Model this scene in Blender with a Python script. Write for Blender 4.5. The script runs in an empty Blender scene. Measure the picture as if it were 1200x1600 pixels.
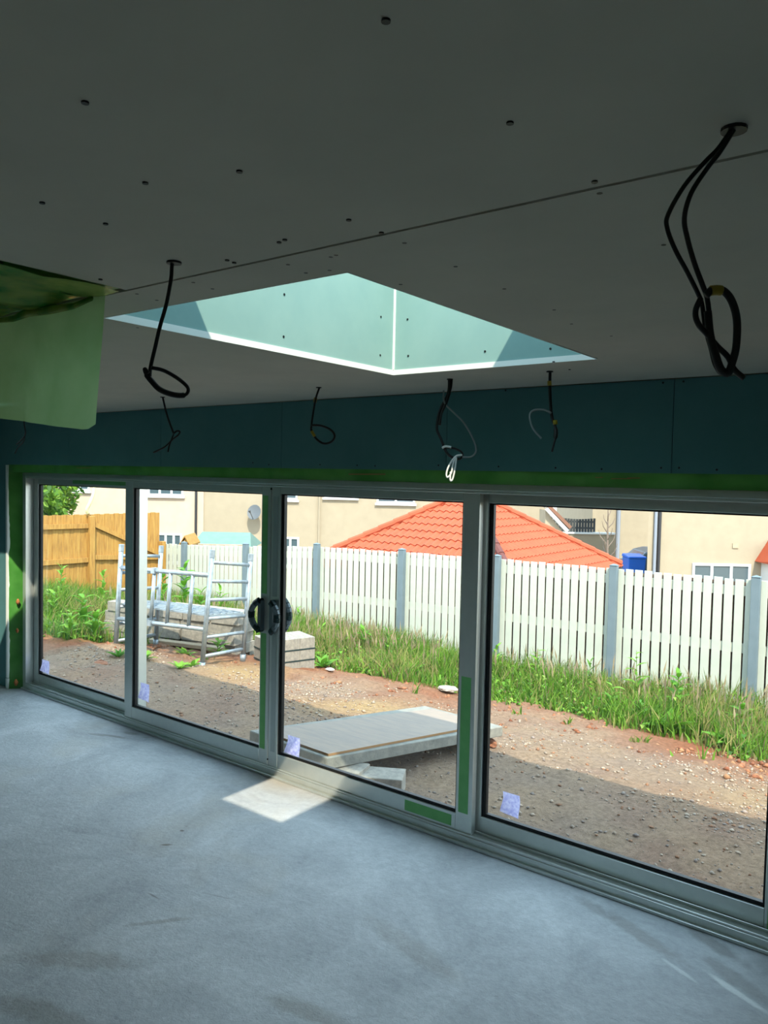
import bpy, math, random
import numpy as np
from mathutils import Vector, Matrix

random.seed(7); rng = np.random.default_rng(7)
SC = bpy.context.scene
COL = SC.collection

# ------------------------------------------------------------------ camera
F_PX, YAW, PITCH, ROLL = 1206.07, -0.64972, -0.045117, -0.020834
CAM = np.array([0.0, -3.5008, 1.95])
_f = np.array([math.sin(YAW)*math.cos(PITCH), math.cos(YAW)*math.cos(PITCH), math.sin(PITCH)])
_r0 = np.array([math.cos(YAW), -math.sin(YAW), 0.0]); _d0 = np.cross(_f, _r0)
_c, _s = math.cos(ROLL), math.sin(ROLL)
_r = _c*_r0+_s*_d0; _d = -_s*_r0+_c*_d0
cam = bpy.data.cameras.new('camera'); camo = bpy.data.objects.new('camera', cam); COL.objects.link(camo)
cam.sensor_fit = 'VERTICAL'; cam.sensor_height = 36.0; cam.lens = 36.0*F_PX/1600; cam.clip_start = .02; cam.clip_end = 400
M = Matrix.Identity(4)
for i in range(3):
    M[i][0] = _r[i]; M[i][1] = -_d[i]; M[i][2] = -_f[i]; M[i][3] = CAM[i]
camo.matrix_world = M
SC.camera = camo

# ------------------------------------------------------------------ light
SKY, SUN, EXPO = 2.7, 5.2, 0.75
w = bpy.data.worlds.new('sky'); SC.world = w; w.use_nodes = True
nt = w.node_tree; bg = nt.nodes['Background']
tc = nt.nodes.new('ShaderNodeTexCoord'); sp = nt.nodes.new('ShaderNodeSeparateXYZ'); rp = nt.nodes.new('ShaderNodeValToRGB')
nt.links.new(tc.outputs['Generated'], sp.inputs[0]); nt.links.new(sp.outputs[2], rp.inputs[0]); nt.links.new(rp.outputs[0], bg.inputs[0])
rp.color_ramp.elements[0].position = 0.0; rp.color_ramp.elements[0].color = (.84, .91, .96, 1)
rp.color_ramp.elements[1].position = .8; rp.color_ramp.elements[1].color = (.56, .79, 1.0, 1)
bg.inputs[1].default_value = SKY
SUNDIR = Vector((-.61, .563, -1.0)).normalized()
sl = bpy.data.lights.new('sun', 'SUN'); sl.energy = SUN; sl.angle = math.radians(.55); sl.color = (1.0, .90, .74)
so = bpy.data.objects.new('sun', sl); COL.objects.link(so); so.rotation_euler = SUNDIR.to_track_quat('-Z', 'Y').to_euler(); so.location = (8, -8, 12)
SC.view_settings.view_transform = 'Standard'; SC.view_settings.look = 'None'; SC.view_settings.gamma = 1
SC.view_settings.use_curve_mapping = False; SC.view_settings.exposure = EXPO
SC.cycles.max_bounces = 12; SC.cycles.diffuse_bounces = 6; SC.cycles.transparent_max_bounces = 24
SC.cycles.caustics_reflective = False; SC.cycles.caustics_refractive = False

# ------------------------------------------------------------------ helpers
def ray(x, y): return _f+(x-600)/F_PX*_r+(y-800)/F_PX*_d
def pt(x, y, dep): return CAM+ray(x, y)*dep
def pz(x, y, z): v = ray(x, y); return CAM+v*(z-CAM[2])/v[2]
def py_(x, y, yy): v = ray(x, y); return CAM+v*(yy-CAM[1])/v[1]
def px_(x, y, xx): v = ray(x, y); return CAM+v*xx/v[0]
def dep(P): return float((np.asarray(P)-CAM) @ _f)

def srgb(r, g, b):
    def f(c):
        c /= 255.0
        return c/12.92 if c <= .04045 else ((c+.055)/1.055)**2.4
    return (f(r), f(g), f(b), 1)

def mat(name, c, rough=.7, c2=None, scale=8, detail=4, metal=0, bump=0, bscale=None, spec=.4, stretch=None, bdist=.01, c3=None):
    m = bpy.data.materials.new(name); m.use_nodes = True
    n, l = m.node_tree.nodes, m.node_tree.links
    b = n['Principled BSDF']; b.inputs['Base Color'].default_value = c; b.inputs['Roughness'].default_value = rough
    b.inputs['Metallic'].default_value = metal; b.inputs['Specular IOR Level'].default_value = spec
    t = n.new('ShaderNodeTexCoord'); src = t.outputs['Object']
    if stretch:
        mp = n.new('ShaderNodeMapping'); mp.inputs['Scale'].default_value = stretch; l.new(src, mp.inputs[0]); src = mp.outputs[0]
    if c2:
        no = n.new('ShaderNodeTexNoise'); no.inputs['Scale'].default_value = scale; no.inputs['Detail'].default_value = detail; no.inputs['Roughness'].default_value = .62
        l.new(src, no.inputs['Vector'])
        r = n.new('ShaderNodeValToRGB'); r.color_ramp.elements[0].position = .33; r.color_ramp.elements[1].position = .68
        r.color_ramp.elements[0].color = c; r.color_ramp.elements[1].color = c2
        if c3:
            e = r.color_ramp.elements.new(.5); e.color = c3
        l.new(no.outputs['Fac'], r.inputs[0]); l.new(r.outputs[0], b.inputs['Base Color'])
    if bump:
        nb = n.new('ShaderNodeTexNoise'); nb.inputs['Scale'].default_value = bscale or scale*4; nb.inputs['Detail'].default_value = 6
        l.new(src, nb.inputs['Vector'])
        bp = n.new('ShaderNodeBump'); bp.inputs['Strength'].default_value = bump; bp.inputs['Distance'].default_value = bdist
        l.new(nb.outputs['Fac'], bp.inputs['Height']); l.new(bp.outputs[0], b.inputs['Normal'])
    return m

def mat_glass(name, tint=(.96, .985, .975, 1), refl=1.0):
    m = bpy.data.materials.new(name); m.use_nodes = True
    n, l = m.node_tree.nodes, m.node_tree.links
    n.remove(n['Principled BSDF'])
    tr = n.new('ShaderNodeBsdfTransparent'); tr.inputs[0].default_value = tint
    gl = n.new('ShaderNodeBsdfGlossy'); gl.inputs['Roughness'].default_value = .01; gl.inputs[0].default_value = (refl, refl, refl, 1)
    lw = n.new('ShaderNodeLayerWeight'); lw.inputs[0].default_value = .5
    pw = n.new('ShaderNodeMath'); pw.operation = 'POWER'; pw.inputs[1].default_value = 5; l.new(lw.outputs['Facing'], pw.inputs[0])
    fr = n.new('ShaderNodeMath'); fr.operation = 'MULTIPLY_ADD'; fr.inputs[1].default_value = .9; fr.inputs[2].default_value = .035; l.new(pw.outputs[0], fr.inputs[0])
    mx = n.new('ShaderNodeMixShader'); l.new(fr.outputs[0], mx.inputs[0]); l.new(tr.outputs[0], mx.inputs[1]); l.new(gl.outputs[0], mx.inputs[2])
    l.new(mx.outputs[0], n['Material Output'].inputs[0])
    return m

def mat_film(name, c, c2, transl=.45, rough=.25, scale=4, alpha=0):
    m = bpy.data.materials.new(name); m.use_nodes = True
    n, l = m.node_tree.nodes, m.node_tree.links
    b = n['Principled BSDF']; b.inputs['Roughness'].default_value = rough
    t = n.new('ShaderNodeTexCoord'); no = n.new('ShaderNodeTexNoise'); no.inputs['Scale'].default_value = scale; no.inputs['Detail'].default_value = 5
    l.new(t.outputs['Object'], no.inputs['Vector'])
    r = n.new('ShaderNodeValToRGB'); r.color_ramp.elements[0].color = c; r.color_ramp.elements[1].color = c2
    r.color_ramp.elements[0].position = .35; r.color_ramp.elements[1].position = .65
    l.new(no.outputs['Fac'], r.inputs[0]); l.new(r.outputs[0], b.inputs['Base Color'])
    tl = n.new('ShaderNodeBsdfTranslucent'); l.new(r.outputs[0], tl.inputs[0])
    bp = n.new('ShaderNodeBump'); bp.inputs['Strength'].default_value = .3; bp.inputs['Distance'].default_value = .01; l.new(no.outputs['Fac'], bp.inputs['Height'])
    l.new(bp.outputs[0], b.inputs['Normal'])
    mx = n.new('ShaderNodeMixShader'); mx.inputs[0].default_value = transl
    l.new(b.outputs[0], mx.inputs[1]); l.new(tl.outputs[0], mx.inputs[2])
    out = mx
    if alpha:
        tp = n.new('ShaderNodeBsdfTransparent'); tp.inputs[0].default_value = (.55, .85, .6, 1)
        m2 = n.new('ShaderNodeMixShader'); m2.inputs[0].default_value = alpha
        l.new(mx.outputs[0], m2.inputs[1]); l.new(tp.outputs[0], m2.inputs[2]); out = m2
    l.new(out.outputs[0], n['Material Output'].inputs[0])
    return m

def mat_attr(name, rough=.8, transl=0, bump=0):
    m = bpy.data.materials.new(name); m.use_nodes = True
    n, l = m.node_tree.nodes, m.node_tree.links
    b = n['Principled BSDF']; b.inputs['Roughness'].default_value = rough; b.inputs['Specular IOR Level'].default_value = .25
    a = n.new('ShaderNodeAttribute'); a.attribute_name = 'col'; l.new(a.outputs['Color'], b.inputs['Base Color'])
    if transl:
        tl = n.new('ShaderNodeBsdfTranslucent'); l.new(a.outputs['Color'], tl.inputs[0])
        mx = n.new('ShaderNodeMixShader'); mx.inputs[0].default_value = transl
        l.new(b.outputs[0], mx.inputs[1]); l.new(tl.outputs[0], mx.inputs[2]); l.new(mx.outputs[0], n['Material Output'].inputs[0])
    return m

def tag(o, label=None, cat=None, group=None, kind=None):
    if label: o['label'] = label
    if cat: o['category'] = cat
    if group: o['group'] = group
    if kind: o['kind'] = kind
    return o

def empty(name, loc=(0, 0, 0), rz=0, parent=None):
    o = bpy.data.objects.new(name, None); COL.objects.link(o); o.empty_display_size = .1
    o.location = loc; o.rotation_euler = (0, 0, rz)
    if parent: o.parent = parent
    return o

def wloc(o):
    v = Vector((0, 0, 0))
    while o is not None:
        v = v+o.location; o = o.parent
    return v

def catmull(P, n=6):
    P = [np.asarray(p, float) for p in P]
    if len(P) < 3: return P
    Q = [2*P[0]-P[1]]+P+[2*P[-1]-P[-2]]; out = []
    for i in range(1, len(Q)-2):
        for k in range(n):
            t = k/n; a, b, c, d = Q[i-1], Q[i], Q[i+1], Q[i+2]
            out.append(.5*((2*b)+(c-a)*t+(2*a-5*b+4*c-d)*t*t+(3*b-a-3*c+d)*t**3))
    out.append(P[-1]); return out

class MB:
    def __init__(s): s.v = []; s.f = []; s.m = []
    def add(s, V, Fs, mi=0):
        o = len(s.v); s.v += [tuple(map(float, p)) for p in V]
        for q in Fs: s.f.append(tuple(i+o for i in q)); s.m.append(mi)
        return s
    def box(s, x0, x1, y0, y1, z0, z1, mi=0, T=None):
        V = [(x, y, z) for z in (z0, z1) for y in (y0, y1) for x in (x0, x1)]
        if T is not None: V = [tuple(T @ Vector(p)) for p in V]
        return s.add(V, [(0, 2, 3, 1), (4, 5, 7, 6), (0, 1, 5, 4), (2, 6, 7, 3), (0, 4, 6, 2), (1, 3, 7, 5)], mi)
    def bar(s, a, b, wy, wz, mi=0, up=(0, 0, 1)):
        a, b, up = Vector(a), Vector(b), Vector(up); x = (b-a).normalized(); y = up.cross(x).normalized(); z = x.cross(y)
        V = [p+y*sy*wy/2+z*sz*wz/2 for p in (a, b) for sz in (-1, 1) for sy in (-1, 1)]
        return s.add(V, [(0, 2, 3, 1), (4, 5, 7, 6), (0, 1, 5, 4), (2, 6, 7, 3), (0, 4, 6, 2), (1, 3, 7, 5)], mi)
    def tube(s, P, r, n=8, mi=0, cap=True, flat=1.0):
        P = [Vector(p) for p in P]; N = len(P); o = len(s.v); up = Vector((.31, .2, .93)); pn = None
        for i, p in enumerate(P):
            t = (P[min(i+1, N-1)]-P[max(i-1, 0)])
            t = t.normalized() if t.length > 1e-9 else Vector((0, 0, 1))
            if pn is None:
                pn = up-t*up.dot(t)
                if pn.length < .05: pn = Vector((1, 0, 0))-t*t.x
            else: pn = pn-t*pn.dot(t)
            pn.normalize(); bn = t.cross(pn); rr = r[i] if hasattr(r, '__len__') else r
            for k in range(n):
                a = 2*math.pi*k/n; s.v.append(tuple(p+pn*math.cos(a)*rr+bn*math.sin(a)*rr*flat))
        for i in range(N-1):
            for k in range(n):
                k2 = (k+1) % n; s.f.append((o+i*n+k, o+i*n+k2, o+(i+1)*n+k2, o+(i+1)*n+k)); s.m.append(mi)
        if cap:
            s.f.append(tuple(o+k for k in range(n))[::-1]); s.m.append(mi); s.f.append(tuple(o+(N-1)*n+k for k in range(n))); s.m.append(mi)
        return s
    def prism(s, poly, d, mi=0):
        """closed polygon (3D points) pushed along d"""
        n = len(poly); d = np.asarray(d, float); P = [np.asarray(p, float) for p in poly]
        V = P+[p+d for p in P]
        Fs = [tuple(range(n))[::-1], tuple(range(n, 2*n))]+[(i, (i+1) % n, n+(i+1) % n, n+i) for i in range(n)]
        return s.add(V, Fs, mi)
    def build(s, name, mats, parent=None, local=False, smooth=False, origin=None, bev=0):
        me = bpy.data.meshes.new(name); V = np.array(s.v, float); o = bpy.data.objects.new(name, me)
        if parent is not None:
            if not local: V = V-np.array(wloc(parent))
            o.parent = parent
        elif not local:
            og = np.array(origin if origin is not None else [(V[:, 0].min()+V[:, 0].max())/2, (V[:, 1].min()+V[:, 1].max())/2, V[:, 2].min()])
            V = V-og; o.location = og
        me.from_pydata(V.tolist(), [], s.f)
        if not isinstance(mats, (list, tuple)): mats = [mats]
        for m in mats: me.materials.append(m)
        if len(mats) > 1: me.polygons.foreach_set('material_index', s.m)
        if smooth: me.polygons.foreach_set('use_smooth', [True]*len(me.polygons))
        me.update(); COL.objects.link(o)
        if bev:
            b = o.modifiers.new('bevel', 'BEVEL'); b.width = bev; b.segments = 1; b.limit_method = 'ANGLE'
        return o

def copyo(o, parent=None, loc=None, rot=None, scale=None):
    c = o.copy(); COL.objects.link(c)
    if parent is not None: c.parent = parent
    if loc is not None: c.location = loc
    if rot is not None: c.rotation_euler = rot
    if scale is not None: c.scale = scale
    return c

def bulk(name, V, Fq, cols, m, nper):
    """fast mesh: V (n,3), Fq (k,nper) faces, cols (n,3) per-vertex colour"""
    me = bpy.data.meshes.new(name); n, k = len(V), len(Fq)
    me.vertices.add(n); me.vertices.foreach_set('co', np.asarray(V, np.float32).ravel())
    me.loops.add(k*nper); me.loops.foreach_set('vertex_index', np.asarray(Fq, np.int32).ravel())
    me.polygons.add(k); me.polygons.foreach_set('loop_start', np.arange(0, k*nper, nper, dtype=np.int32))
    me.update(calc_edges=True); me.materials.append(m)
    if cols is not None:
        a = me.color_attributes.new('col', 'FLOAT_COLOR', 'POINT')
        a.data.foreach_set('color', np.concatenate([cols, np.ones((n, 1))], 1).astype(np.float32).ravel())
    o = bpy.data.objects.new(name, me); COL.objects.link(o); return o

_G = np.random.default_rng(3).random((64, 64))
def vnoise(x, y, f):
    x = np.asarray(x, float)*f+100.3; y = np.asarray(y, float)*f+57.7
    i, j = np.floor(x).astype(int), np.floor(y).astype(int); u, v = x-i, y-j; u = u*u*(3-2*u); v = v*v*(3-2*v)
    g = lambda a, b: _G[a % 64, b % 64]
    return (g(i, j)*(1-u)+g(i+1, j)*u)*(1-v)+(g(i, j+1)*(1-u)+g(i+1, j+1)*u)*v-.5

# ------------------------------------------------------------------ materials
m_ceil = mat('grey_plasterboard', srgb(186, 183, 170), .9, srgb(194, 190, 176), 3)
m_teal = mat('teal_moisture_board_shaded', srgb(74, 120, 122), .85, srgb(82, 126, 127), 3)  # same board as the shaft lining, darkened to hold the wall's shade
m_shaft = mat('teal_board_shaft_lit', srgb(124, 158, 154), .85, srgb(134, 166, 160), 3)  # same board again, lightened to hold the skylight's light
m_screw = mat('black_screw', srgb(14, 15, 16), .5)
m_white = mat('white_trim', srgb(225, 228, 222), .6)
m_frame = mat('grey_aluminium', srgb(212, 216, 210), .34, srgb(206, 211, 206), 20, metal=.72, spec=.5)
m_frame_d = mat('grey_track', srgb(180, 188, 186), .38, metal=.6, spec=.5)
m_gasket = mat('black_gasket', srgb(10, 11, 12), .5)
m_glass = mat_glass('window_glass'); m_rglass = mat_glass('rooflight_glass', (.93, .94, .93, 1))
m_film = mat('green_protective_film', srgb(112, 184, 108), .45, srgb(122, 192, 116), 14)
m_dpm = mat_film('green_membrane', srgb(62, 128, 48), srgb(86, 150, 68), .15, .28, 5)
m_sheet = mat_film('green_hanging_sheet', srgb(166, 208, 146), srgb(186, 222, 164), .5, .22, 6, alpha=.12)
m_fold = mat_film('green_fold_glints', srgb(58, 142, 62), srgb(176, 190, 96), .3, .16, 9)  # yellow tone paints glints onto the green folds
m_black = mat('black_cable', srgb(16, 17, 18), .5)
m_wcable = mat('white_cable', srgb(215, 218, 214), .5)
m_gcable = mat('grey_cable', srgb(120, 130, 130), .5)
m_tape = mat('yellow_tape', srgb(150, 130, 30), .5)
m_paper = mat_film('lilac_label', srgb(205, 204, 235), srgb(160, 160, 215), .6, .6, 60)
m_ply = mat('plywood', srgb(140, 124, 110), .8, srgb(124, 112, 104), 5, stretch=(1, 8, 1))
m_plyedge = mat('plywood_edge', srgb(150, 112, 74), .8)
m_conc = mat('concrete_slab', srgb(136, 132, 122), .9, srgb(112, 110, 104), 14, bump=.3)
m_block = mat('concrete_block_grey', srgb(148, 140, 128), .95, srgb(116, 110, 102), 22, bump=.5, bscale=90, bdist=.004)
m_galv = mat('galvanised_tube', srgb(160, 168, 174), .4, srgb(126, 136, 144), 12, metal=.5)
m_deck = mat('aluminium_deck', srgb(142, 152, 160), .4, metal=.4)
m_fwhite = mat('white_fence_paint', srgb(180, 181, 168), .75, srgb(172, 174, 162), 5, bump=.15, bscale=40)
m_fback = mat('brown_back_boards', srgb(86, 66, 58), .9)
m_fpost = mat('blue_grey_post', srgb(104, 117, 124), .8, srgb(97, 110, 117), 6)
m_larch = mat('larch_wood', srgb(170, 132, 66), .75, srgb(136, 96, 44), 3.2, stretch=(9, 9, 1.0), bump=.2, bscale=8, c3=srgb(160, 118, 56))
m_plank = mat('weathered_timber', srgb(168, 150, 126), .85, srgb(140, 124, 104), 5)
m_render = mat('cream_render', srgb(154, 142, 123), .95, srgb(147, 135, 117), 2.5, bump=.4, bscale=30, bdist=.01)
m_render2 = mat('pale_pink_render', srgb(182, 164, 147), .95, srgb(176, 157, 140), 2.5)
m_upvc = mat('white_upvc', srgb(205, 208, 210), .4)
m_pane = mat('dark_far_glass', srgb(70, 84, 92), .08, spec=.8)
m_tile = mat('orange_clay_tile', srgb(166, 76, 48), .8, srgb(156, 69, 43), 4)
m_ridge = mat('dark_red_ridge_tile', srgb(92, 48, 42), .8)
m_pipe = mat('dark_downpipe', srgb(42, 42, 46), .5)
m_gpipe = mat('grey_downpipe', srgb(128, 134, 146), .5)
m_shed = mat('pale_green_felt', srgb(98, 122, 112), .9, srgb(90, 116, 106), 6)
m_dish = mat('grey_dish', srgb(84, 88, 93), .5)
m_blue = mat('blue_plastic', srgb(26, 92, 190), .4)
m_car = mat('dark_blue_grey_paint', srgb(62, 76, 92), .3)
m_tyre = mat('black_rubber', srgb(18, 18, 18), .8)
m_dfence = mat('charcoal_fence', srgb(58, 62, 66), .8)
m_bark = mat('grey_bark', srgb(112, 98, 88), .9)
m_stone = mat('pale_stone', srgb(165, 152, 140), .95, srgb(130, 118, 108), 18, bump=.5)
m_clod = mat('red_soil_clod', srgb(150, 100, 74), 1, srgb(122, 80, 60), 18, bump=.6)
m_band = mat('cream_band', srgb(205, 196, 150), .6)
m_foam = mat('orange_foam', srgb(180, 120, 70), .95, srgb(150, 92, 50), 30, bump=.6)
m_hgreen = mat('dark_green_handle_film', srgb(18, 44, 46), .35)
m_hgrey = mat('grey_handle', srgb(96, 110, 116), .4)
m_roof = mat('roof_felt', srgb(70, 70, 70), .9)
m_brown = mat('brown_roof_tile', srgb(120, 84, 68), .9)
m_leaf = mat_attr('leaf', .6, .35); m_grass = mat_attr('grass_blade', .7, .35)

# concrete floor with footprints, scuffs and a pale plaster streak
def floor_mat():
    m = bpy.data.materials.new('concrete_floor'); m.use_nodes = True
    n, l = m.node_tree.nodes, m.node_tree.links; b = n['Principled BSDF']
    g = n.new('ShaderNodeNewGeometry'); P = g.outputs['Position']
    def noise(sc, det, rough=.6, dist=0):
        a = n.new('ShaderNodeTexNoise'); a.inputs['Scale'].default_value = sc; a.inputs['Detail'].default_value = det; a.inputs['Roughness'].default_value = rough
        a.inputs['Distortion'].default_value = dist; l.new(P, a.inputs['Vector']); return a.outputs['Fac']
    def ramp(src, p0, c0, p1, c1):
        r = n.new('ShaderNodeValToRGB'); r.color_ramp.elements[0].position = p0; r.color_ramp.elements[0].color = c0
        r.color_ramp.elements[1].position = p1; r.color_ramp.elements[1].color = c1; l.new(src, r.inputs[0]); return r.outputs[0]
    def mix(f, a, c, typ='MIX'):
        x = n.new('ShaderNodeMixRGB'); x.blend_type = typ
        if isinstance(f, float): x.inputs[0].default_value = f
        else: l.new(f, x.inputs[0])
        if isinstance(a, tuple): x.inputs[1].default_value = a
        else: l.new(a, x.inputs[1])
        if isinstance(c, tuple): x.inputs[2].default_value = c
        else: l.new(c, x.inputs[2])
        return x.outputs[0]
    base = ramp(noise(1.6, 9, .72, .8), .32, FLOOR_A, .68, FLOOR_B)
    fine = ramp(noise(26, 5, .7), .3, (.86, .86, .86, 1), .7, (1.06, 1.06, 1.06, 1))
    colr = mix(1.0, base, fine, 'MULTIPLY')
    warm = ramp(noise(.7, 4, .6), .52, (0, 0, 0, 1), .70, (.85, .85, .85, 1))
    colr = mix(warm, colr, FLOOR_W)
    speck = ramp(noise(9, 7, .75, 1.2), .66, (0, 0, 0, 1), .74, (.6, .6, .6, 1))
    colr = mix(speck, colr, srgb(112, 108, 100))
    def blob(x, y, rx, ry, a):     # soft-edged stain
        s_ = n.new('ShaderNodeVectorMath'); s_.operation = 'SUBTRACT'; l.new(P, s_.inputs[0]); s_.inputs[1].default_value = (x, y, 0)
        mp = n.new('ShaderNodeMapping'); mp.vector_type = 'TEXTURE'; mp.inputs['Rotation'].default_value = (0, 0, a); mp.inputs['Scale'].default_value = (rx, ry, 1); l.new(s_.outputs[0], mp.inputs[0])
        ln = n.new('ShaderNodeVectorMath'); ln.operation = 'LENGTH'; l.new(mp.outputs[0], ln.inputs[0])
        ad = n.new('ShaderNodeMath'); ad.operation = 'MULTIPLY_ADD'; l.new(noise(14, 4), ad.inputs[0]); ad.inputs[1].default_value = 1.2; l.new(ln.outputs['Value'], ad.inputs[2])
        hf = n.new('ShaderNodeMath'); hf.operation = 'MULTIPLY'; hf.inputs[1].default_value = .5; l.new(ad.outputs[0], hf.inputs[0])
        return ramp(hf.outputs[0], .56, (1, 1, 1, 1), .82, (0, 0, 0, 1))
    for (qx, qy, rx, ry, a, c, k) in STAINS:
        q = pz(qx, qy, 0); f = blob(q[0], q[1], rx, ry, a)
        f2 = mix(1.0, f, (k, k, k, 1), 'MULTIPLY'); colr = mix(f2, colr, c)
    l.new(colr, b.inputs['Base Color']); b.inputs['Roughness'].default_value = .62; b.inputs['Specular IOR Level'].default_value = .35
    bp = n.new('ShaderNodeBump'); bp.inputs['Strength'].default_value = .6; bp.inputs['Distance'].default_value = .010
    l.new(noise(34, 8, .75), bp.inputs['Height']); l.new(bp.outputs[0], b.inputs['Normal'])
    return m
FLOOR_A, FLOOR_B, FLOOR_W = srgb(146, 149, 151), srgb(184, 186, 187), srgb(158, 151, 138)
_br, _lt = srgb(92, 80, 66), srgb(205, 208, 205)
STAINS = [(260, 1320, .035, .012, .7, _br, .8), (284, 1298, .014, .012, .2, _br, .75), (150, 1148, .10, .02, .3, srgb(110, 108, 100), .5),
          (205, 1146, .09, .03, .2, srgb(104, 102, 96), .55), (232, 1152, .05, .015, .8, srgb(110, 108, 100), .5), (240, 1400, .05, .006, .0, _br, .5),
          (340, 1400, .09, .005, .3, _br, .3), (1150, 1550, .16, .02, -.42, _lt, .75), (1060, 1515, .10, .012, -.42, _lt, .45),
          (770, 1330, .006, .004, 0, _br, .6), (1000, 1460, .25, .05, -.4, srgb(112, 110, 104), .5),
          (1110, 1470, .22, .05, -.5, srgb(104, 102, 96), .5), (930, 1420, .12, .04, -.4, srgb(110, 108, 102), .4), (1150, 1530, .2, .05, -.5, srgb(112, 110, 104), .4),
          (120, 1500, .28, .07, .6, srgb(118, 112, 100), .4), (60, 1580, .3, .06, .3, srgb(112, 108, 98), .45), (480, 1580, .2, .05, .2, srgb(124, 118, 104), .4),
          (640, 1480, .35, .07, -.2, srgb(124, 118, 106), .3), (250, 1440, .16, .02, .9, srgb(120, 114, 102), .45), (175, 1150, .16, .02, .3, srgb(104, 102, 94), .6)]
m_floor = floor_mat()

def soil_mat():
    m = bpy.data.materials.new('red_brown_soil'); m.use_nodes = True
    n, l = m.node_tree.nodes, m.node_tree.links; b = n['Principled BSDF']; b.inputs['Roughness'].default_value = 1; b.inputs['Specular IOR Level'].default_value = .1
    a = n.new('ShaderNodeAttribute'); a.attribute_name = 'col'
    t = n.new('ShaderNodeTexCoord')
    no = n.new('ShaderNodeTexNoise'); no.inputs['Scale'].default_value = 22; no.inputs['Detail'].default_value = 10; no.inputs['Roughness'].default_value = .8; l.new(t.outputs['Object'], no.inputs['Vector'])
    r = n.new('ShaderNodeValToRGB'); r.color_ramp.elements[0].position = .3; r.color_ramp.elements[0].color = (.52, .50, .48, 1); r.color_ramp.elements[1].position = .66; r.color_ramp.elements[1].color = (1.32, 1.3, 1.28, 1)
    l.new(no.outputs['Fac'], r.inputs[0])
    x = n.new('ShaderNodeMixRGB'); x.blend_type = 'MULTIPLY'; x.inputs[0].default_value = 1; l.new(a.outputs['Color'], x.inputs[1]); l.new(r.outputs[0], x.inputs[2]); l.new(x.outputs[0], b.inputs['Base Color'])
    bp = n.new('ShaderNodeBump'); bp.inputs['Strength'].default_value = 1.0; bp.inputs['Distance'].default_value = .05; l.new(no.outputs['Fac'], bp.inputs['Height']); l.new(bp.outputs[0], b.inputs['Normal'])
    return m
m_soil = soil_mat()

# ------------------------------------------------------------------ room shell
XL, XR, YB = -7.35, 3.3, -7.6          # room extents; window wall face at y=-0.1, door frame at y=0
CEIL = 2.4
DX0, DX1 = -6.66, -.50                 # door opening
def struct(o, label=None): o['kind'] = 'structure'; return o
struct(MB().box(XL-.3, XR+.3, YB-.3, .02, -.25, 0).build('floor', m_floor))
struct(MB().box(XL-.25, XL, YB, .25, 0, 2.8).build('wall_left', m_teal))
struct(MB().box(XR, XR+.25, YB, .25, 0, 2.8).build('wall_right', m_teal))
struct(MB().box(XL-.25, XR+.25, YB-.25, YB, 0, 2.8).build('wall_back', m_render))
wall = struct(empty('wall_window', ((XL+XR)/2, 0, 0)))
lint = MB().box(XL, DX0-.092, -.088, .14, 0, 2.45).box(DX0-.092, DX0-.001, .004, .14, 0, 2.0).box(DX1+.03, XR, -.088, .14, 0, 2.45).box(DX0-.092, DX1+.03, -.088, .14, 2.0, 2.45)
lint.build('masonry', m_plank, wall)
# teal boards over the door, each with its own edge
BZ = 1.992
edges = [XL, -5.77, -4.58, -3.384, -2.184, -1.034, .166, 1.366, 2.566, XR]
for a, b in zip(edges[:-1], edges[1:]):
    x0, x1 = a+.0015, b-.0015
    if b <= DX0 or a >= DX1: z0 = .01
    else: z0 = BZ
    MB().box(x0, x1, -.1, -.088, z0, CEIL-.004).build('plasterboard', m_teal, wall)
MB().box(XL, DX0-.105, -.1003, -.088, .01, BZ).build('plasterboard', m_teal, wall)
MB().box(DX1+.07, .166, -.1003, -.088, .01, BZ).build('plasterboard', m_teal, wall)
for (x, y) in [(395, 723), (558, 727), (586, 728), (685, 727), (779, 729), (868, 731), (1033, 731), (1061, 731), (1036, 598), (1068, 596), (790, 610), (420, 726), (500, 726), (940, 733), (1120, 734)]:
    q = py_(x, y, -.1); MB().tube([(q[0], -.1002, q[2]), (q[0], -.0985, q[2])][::-1], .0048, 8).build('screw', m_screw, wall)
# bead on the board edge beside the reveal and the green membrane that lines the reveal
MB().box(DX0-.112, DX0-.085, -.104, -.0, .095, BZ-.004).build('edge_bead', m_white, wall)
MB().box(DX0-.114, DX0-.083, -.106, -.0, .0, .09).build('edge_bead', m_white, wall)

def membrane(name, P00, P10, P01, P11, m, nu=40, nv=6, amp=.006, parent=None, th=.003, seed=0):
    """crinkled sheet between four corners"""
    P00, P10, P01, P11 = map(np.asarray, (P00, P10, P01, P11)); u = np.linspace(0, 1, nu+1); v = np.linspace(0, 1, nv+1)
    nrm = np.cross(P10-P00, P01-P00); nrm = nrm/np.linalg.norm(nrm); mb = MB(); V = []
    for j in range(nv+1):
        for i in range(nu+1):
            q = (P00*(1-u[i])+P10*u[i])*(1-v[j])+(P01*(1-u[i])+P11*u[i])*v[j]
            h = amp*(2*vnoise(q[0]*1.0+seed, q[2]+q[1], 7)+1.2*vnoise(q[0]+seed, q[2]*2+q[1], 19))
            V.append(q+nrm*float(h))
    Fs = [(j*(nu+1)+i, j*(nu+1)+i+1, (j+1)*(nu+1)+i+1, (j+1)*(nu+1)+i) for j in range(nv) for i in range(nu)]
    mb.add(V, Fs); return mb.build(name, m, parent, smooth=True)
tr = struct(empty('trim_1', (DX0, -.05, 0)))
membrane('head_membrane', (DX0-.08, -.07, 1.925), (DX1+.06, -.07, 1.925), (DX0-.08, -.082, 2.0), (DX1+.06, -.082, 2.0), m_dpm, 160, 4, .008, tr)
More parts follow.
